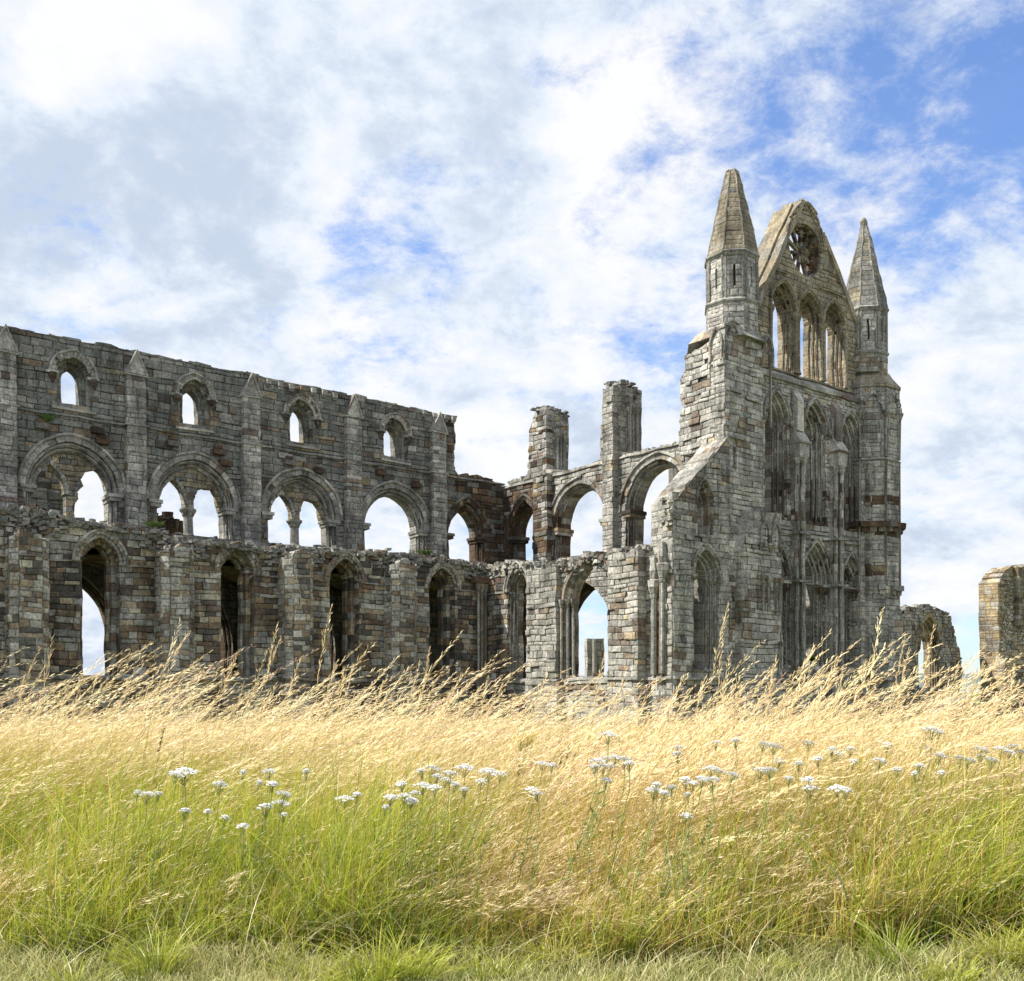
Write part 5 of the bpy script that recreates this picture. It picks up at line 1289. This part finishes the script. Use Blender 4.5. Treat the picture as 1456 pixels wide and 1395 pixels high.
YG_ = [("small white yarrow heads scattered through the green grass at far left", [(262,1100,40),(250,1103,22),(313,1117,20),(210,1131,22),(226,1130,16),(264,1154,14),(295,1155,14),(346,1099,13),(320,1164,14),(196,1128,12)]),
       ("white yarrow heads grouped in the green grass left of centre", [(383,1098,22),(404,1131,24),(400,1144,28),(378,1149,18),(388,1116,14),(369,1114,14),(346,1176,20),(436,1098,12),(491,1137,28),(508,1131,15),(404,1160,10)]),
       ("dense white yarrow cluster in the straw just left of the middle", [(556,1135,26),(575,1133,30),(590,1129,26),(585,1140,20),(602,1118,28),(618,1121,30),(634,1110,26),(622,1105,20),(600,1097,16),(616,1094,26),(640,1101,24),(571,1116,20),(662,1093,32),(696,1099,28),(712,1102,26),(685,1112,26),(648,1117,14),(661,1124,12),(549,1149,16)]),
       ("white yarrow heads standing in the straw right of the middle", [(772,1087,26),(786,1089,20),(757,1124,26),(764,1130,20),(850,1084,28),(862,1080,28),(876,1078,26),(888,1081,26),(845,1091,24),(858,1091,24),(868,1090,20),(895,1087,18),(866,1046,26),(863,1111,16),(930,1125,26),(945,1129,20),(934,1117,16),(955,1121,16)]),
       ("white yarrow heads in rows in the right part of the meadow", [(965,1064,18),(964,1074,16),(975,1110,18),(985,1115,24),(999,1109,24),(1012,1111,24),(1011,1094,26),(1022,1098,24),(1042,1103,26),(978,1131,14),(976,1161,24),(1018,1057,20),(1046,1054,16),(1086,1059,30),(1100,1062,24),(1094,1096,30),(1083,1097,20),(1108,1084,18),(1136,1087,16),(1122,1108,22),(1149,1110,20),(1152,1122,26),(1190,1122,26),(1203,1125,20)]),
       ("white yarrow heads near the right edge of the meadow", [(1150,1058,20),(1163,1080,16),(1190,1073,24),(1183,1066,14),(1210,1066,12),(1214,1084,12),(1252,1083,22),(1262,1060,14),(1276,1096,22),(1308,1090,20),(1301,1101,9),(1319,1065,14),(1337,1076,20),(1326,1040,30),(1336,1042,22),(1366,1079,24),(1378,1082,18),(1339,1100,9),(1395,1076,20),(1410,1082,22),(1396,1067,22),(1424,1066,24),(1441,1062,24),(1450,1070,16),(1436,1071,18)])]
for lab, pts in YG_:
    for (px, py, wpx) in pts:
        px += 0; dy_ = py-HY; Y = max(4.4, min(4.95, 200/dy_+ 2.7)); Y = Y*random.uniform(.96, 1.04)
        z = EYE-dy_*Y/FPX
        kk = min(range(4), key=lambda i: abs((.036, .030, .042, .026)[i]*2*FPX/Y-wpx)); sc = random.uniform(.62, 1.05)*max(.5, min(1.4, wpx*Y/FPX/2/(.036, .030, .042, .026)[kk]))
        xw = (px-CX)/FPX*Y; r0 = empty('yarrow', (xw, Y, z), random.uniform(0, 6.28)); r0.scale = (sc, sc, max(.8, sc)); tag(r0, lab, 'yarrow', lab.replace('white ', ''))
        r0.rotation_euler = (random.uniform(-.2, .2), random.uniform(.0, .35), random.uniform(-.9, .9))
        for nm, me in zip(('stem', 'flower_head'), protos[kk]):
            c = bpy.data.objects.new(nm, me); COL.objects.link(c); c.parent = r0
# ragwort (yellow) and dark dock spikes
def rag_mesh():
    V, F, V2, F2 = [], [], [], []; stick(V, F, (0, 0, 0), (-.05, 0, -.7), .003, .005)
    for k in range(12):
        a = k*2.4; r_ = .05*math.sqrt((k+.5)/12); p = (r_*math.cos(a), r_*math.sin(a), random.uniform(-.02, .02)); stick(V, F, (0, 0, -.09), p, .0015, .0012); n = len(V2); V2.append((p[0], p[1], p[2]+.004))
        for j in range(10): q = .011 if j % 2 else .006; V2.append((p[0]+q*math.cos(j*PI/5), p[1]+q*math.sin(j*PI/5), p[2]+random.uniform(-.003, .003)))
        for j in range(10): F2.append((n, n+1+j, n+1+(j+1) % 10))
    return smesh('stem', V, F, M_STEM), smesh('flower_head', V2, F2, M_YEL)
rm = rag_mesh()
for px, py in ((740, 1052), (755, 1047), (749, 1055)):
    Y = 7.2; r0 = empty('ragwort', ((px-CX)/FPX*Y, Y, EYE-(py-HY)*Y/FPX), random.random()); tag(r0, 'yellow ragwort flowers at the top of the straw near the middle', 'ragwort', 'yellow ragwort near the middle')
    for nm, me in zip(('stem', 'flower_head'), rm): c = bpy.data.objects.new(nm, me); COL.objects.link(c); c.parent = r0
def dock_mesh():
    V, F, V2, F2 = [], [], [], []; stick(V, F, (0, 0, 0), (-.03, 0, -.75), .002, .004)
    for k in range(60):
        f_ = random.random(); a = random.random()*6.28; q = .016*(1-f_*.6)*random.random(); p = (q*math.cos(a)-.01*f_, q*math.sin(a), -.15*f_); n = len(V2); s = .006
        for j in range(4): V2.append((p[0]+random.uniform(-s, s), p[1]+random.uniform(-s, s), p[2]+random.uniform(-s, s)))
        F2 += [(n, n+1, n+2), (n, n+2, n+3)]
    return smesh('stem', V, F, M_STEM), smesh('seed_head', V2, F2, M_DOCK)
dm = [dock_mesh() for _ in range(3)]
for i, (px, py) in enumerate(((809, 1062), (818, 1070), (795, 1078), (645, 1088), (233, 1035), (740, 1085), (1330, 1110), (1320, 1115), (800, 1068), (1232, 1270), (565, 1270), (588, 1280), (930, 1232))):
    Y = 6.0 if py < 1120 else 4.9; lab = 'dark reddish dock seed spike standing among the flowering grass' if py < 1120 else 'low dark red dock seed spike in the green foreground'
    r0 = empty('dock', ((px-CX)/FPX*Y, Y, EYE-(py-HY)*Y/FPX), random.random()); tag(r0, lab, 'dock', 'dark dock spikes in the straw' if py < 1120 else 'dark dock spikes in the foreground'); r0.rotation_euler = (0, .15, 0); sc = 1 if py < 1120 else .5; r0.scale = (sc, sc, sc)
    for nm, me in zip(('stem', 'seed_head'), dm[i % 3]): c = bpy.data.objects.new(nm, me); COL.objects.link(c); c.parent = r0

# small weeds rooted in the ledges of the ruin
def weed(name, label, fr, sx, z):
    r_ = random.Random(name+label); V, F = [], []
    for k in range(46):
        a = r_.uniform(0, 6.28); L = r_.uniform(.12, .42); w_ = r_.uniform(.02, .05); b = (r_.uniform(-.25, .25), r_.uniform(-.1, .1), 0); m_ = (b[0]+L*.4*math.cos(a), b[1]+L*.4*math.sin(a), L*.6); e = (b[0]+L*.9*math.cos(a), b[1]+L*.9*math.sin(a), L*r_.uniform(.3, 1)); n = len(V)
        V += [b, (m_[0]-w_*math.sin(a), m_[1]+w_*math.cos(a), m_[2]), e, (m_[0]+w_*math.sin(a), m_[1]-w_*math.cos(a), m_[2])]; F += [(n, n+1, n+2), (n, n+2, n+3)]
    o = bpy.data.objects.new(name, smesh(name, V, F, M_WEED)); COL.objects.link(o); p = fr.P(sx, z, 0); lp = (X0+CA*p[0]-SA*p[1], Y0+SA*p[0]+CA*p[1], z); o.location = lp; tag(o, label, 'weed')
M_WEED = pmat('ledge_weed', (.13, .19, .06))
weed('ledge_weed', 'green weed tuft above the crown of the leftmost wide arch', NF(.15), -25.9, 12.2+E)
weed('ledge_weed', 'green weed on top of the aisle wall between first and second pointed windows', NF(4.6), -22.6, 7.2+E)
weed('ledge_weed', 'green weed on the broken wall head over the fourth pointed window', NF(4.6), -8.6, 7.15+E)
weed('ledge_weed', 'weed tuft on the sill of the middle lancet low in the gabled front', NF(17.6), 6.2, 1.6+E)
#GRASSEND
# ================================================================== CAMERA, SUN, SKY
cam = bpy.data.cameras.new('camera'); co = bpy.data.objects.new('camera', cam); COL.objects.link(co)
co.location = (0, 0, EYE); co.rotation_euler = (PI/2, 0, 0)
cam.sensor_fit = 'HORIZONTAL'; cam.sensor_width = 36; cam.lens = 36; cam.shift_y = (HY-697.5)/1456; cam.clip_end = 20000; cam.clip_start = .05
SC.camera = co
sun_dir = Vector((-.93, -.08, 0)).normalized(); EL = math.radians(50)
sd = Vector((sun_dir.x*math.cos(EL), sun_dir.y*math.cos(EL), math.sin(EL)))
ld = bpy.data.lights.new('sun', 'SUN'); ld.energy = 5.0; ld.angle = math.radians(.8); ld.color = (1, .95, .87)
so = bpy.data.objects.new('sun', ld); COL.objects.link(so); so.rotation_euler = (-sd).to_track_quat('-Z', 'Y').to_euler()
so.location = (-30, 0, 60)
w = bpy.data.worlds.new('World'); SC.world = w; w.use_nodes = True; nt = w.node_tree; nt.nodes.clear(); L = nt.links.new
N = lambda t, **k: (lambda n: ([setattr(n, a, b) for a, b in k.items()], n)[1])(nt.nodes.new(t))
sky = N('ShaderNodeTexSky'); sky.sky_type = 'NISHITA'; sky.sun_disc = False; sky.sun_elevation = EL
sky.sun_rotation = math.atan2(sd.x, sd.y); sky.air_density = 1.3; sky.dust_density = .3; sky.ozone_density = 2.5
def WM(op, a, b=None, c=None, clamp=False):
    n = N('ShaderNodeMath', operation=op, use_clamp=clamp)
    for i, x in enumerate((a, b, c)):
        if x is None: continue
        if isinstance(x, (int, float)): n.inputs[i].default_value = x
        else: L(x, n.inputs[i])
    return n.outputs[0]
def WR(x, lo, hi, a=0.0, b=1.0):
    n = N('ShaderNodeMapRange'); n.interpolation_type = 'SMOOTHSTEP'; L(x, n.inputs[0])
    for i, v in enumerate((lo, hi, a, b)): n.inputs[i+1].default_value = v
    return n.outputs[0]
tc = N('ShaderNodeTexCoord').outputs['Generated']
nrm = N('ShaderNodeVectorMath', operation='NORMALIZE'); L(tc, nrm.inputs[0])
sx = N('ShaderNodeSeparateXYZ'); L(nrm.outputs[0], sx.inputs[0])
zc = WM('ADD', WM('MAXIMUM', sx.outputs[2], 0.0), .42)
cb = N('ShaderNodeCombineXYZ'); L(WM('DIVIDE', sx.outputs[0], zc), cb.inputs[0]); L(WM('DIVIDE', sx.outputs[1], zc), cb.inputs[1])
def wnoise(scale, det, ro, dis=0, off=(0, 0, 0), stretch=(1, 1, 1)):
    mp = N('ShaderNodeMapping'); mp.inputs['Location'].default_value = off; mp.inputs['Scale'].default_value = stretch; L(cb.outputs[0], mp.inputs[0])
    n = N('ShaderNodeTexNoise'); n.inputs['Scale'].default_value = scale; n.inputs['Detail'].default_value = det; n.inputs['Roughness'].default_value = ro; n.inputs['Distortion'].default_value = dis
    L(mp.outputs[0], n.inputs['Vector']); return n.outputs[0]
def blob(px, py, rx, k):
    """a soft patch of sky round a fixed compass direction and elevation"""
    d = Vector(((px-CX)/FPX, 1, (HY-py)/FPX)).normalized(); r = rx/FPX
    dt = N('ShaderNodeVectorMath', operation='DISTANCE'); L(nrm.outputs[0], dt.inputs[0]); dt.inputs[1].default_value = d
    return WM('MULTIPLY', WR(dt.outputs['Value'], r*.15, r, 1, 0), k)
dens = wnoise(2.5, 9, .62, .2, (3.1, 1.7, 0))
bias = None
for b_ in ((1420, 180, 190, -.12), (1330, 270, 130, -.09), (1190, 110, 120, -.10), (530, 330, 150, -.27), (500, 310, 80, -.22), (640, 375, 100, -.14), (920, 205, 70, -.22), (845, 290, 70, -.06), (700, 250, 80, -.05),
           (1440, 80, 130, -.13), (100, 560, 60, -.06), (1150, 250, 120, .02), (1280, 900, 60, -.09), (850, 870, 100, -.34), (1370, 930, 100, -.3), (440, 530, 90, -.07), (1300, 320, 80, -.14), (1080, 200, 90, -.07), (720, 240, 60, -.1),
           (150, 250, 420, .16), (600, 80, 420, .14), (330, 420, 200, .1), (1350, 520, 170, .14), (750, 480, 180, .10), (300, 100, 300, .08), (1010, 60, 200, .06), (1170, 160, 70, .10)):
    v = blob(*b_); bias = v if bias is None else WM('ADD', bias, v)
dens2 = wnoise(9, 8, .66, .3, (5.5, 3.3, 0), (1.0, 1.1, 1))
dn = WM('ADD', WM('MULTIPLY', dens, 1.25), WM('MULTIPLY', dens2, 1.0))
dens3 = wnoise(24, 6, .7, .3, (2.5, 6.3, 0), (1.0, 1.2, 1))
cov = WR(WM('ADD', WM('ADD', WM('ADD', WM('SUBTRACT', dn, .62), WM('MULTIPLY', WM('SUBTRACT', dens3, .5), .55)), WM('MULTIPLY', bias, .95)), WM('ADD', WR(sx.outputs[2], .05, .4, .14, 0), .165)), .28, .76, .06, 1)
# brightness of the cloud: white billows and grey undersides
sh = wnoise(1.8, 7, .58, .1, (7.3, 2.2, 0)); sh2 = wnoise(7.5, 8, .64, .15, (1.3, 9.2, 0))
shb = None
for b_ in ((330, 190, 330, -.05), (60, 330, 220, -.05), (560, 130, 260, -.04), (700, 50, 260, -.02), (110, 90, 120, .10), (280, 20, 110, .12), (420, 210, 110, .08), (900, 150, 160, .09), (60, 60, 120, .05), (1350, 600, 160, .05), (700, 600, 150, .07), (530, 470, 160, .05), (980, 560, 100, .05), (560, 740, 110, -.03)):
    v = blob(*b_); shb = v if shb is None else WM('ADD', shb, v)
bright = WR(WM('ADD', WM('ADD', WM('MULTIPLY', sh, .6), WM('MULTIPLY', sh2, 1.05)), shb), .60, .98)
cr = N('ShaderNodeValToRGB'); L(bright, cr.inputs[0]); e = cr.color_ramp.elements
e[0].position = 0; e[0].color = (.60, .69, .83, 1); e[1].position = 1; e[1].color = (1.0, 1.0, 1.0, 1); k = e.new(.5); k.color = (.82, .89, .98, 1)
cm = N('ShaderNodeMix', data_type='RGBA', blend_type='MULTIPLY'); cm.inputs[0].default_value = 1; L(cr.outputs[0], cm.inputs[6]); cm.inputs[7].default_value = (6.55, 6.6, 6.7, 1)
# deeper, more saturated blue between the clouds
bl = N('ShaderNodeMix', data_type='RGBA', blend_type='MULTIPLY'); bl.inputs[0].default_value = 1; L(sky.outputs[0], bl.inputs[6]); bl.inputs[7].default_value = (.8, 1.0, 1.38, 1)
mx = N('ShaderNodeMix', data_type='RGBA'); L(cov, mx.inputs[0]); L(bl.outputs[2], mx.inputs[6]); L(cm.outputs[2], mx.inputs[7])
bg = N('ShaderNodeBackground'); L(mx.outputs[2], bg.inputs[0]); bg.inputs[1].default_value = .1
wo = N('ShaderNodeOutputWorld'); L(bg.outputs[0], wo.inputs[0])
vs = SC.view_settings; vs.view_transform = 'Standard'; vs.look = 'None'; vs.exposure = 0.6; vs.gamma = 1
SC.cycles.max_bounces = 5; SC.cycles.diffuse_bounces = 3; SC.cycles.transmission_bounces = 4; SC.cycles.transparent_max_bounces = 6
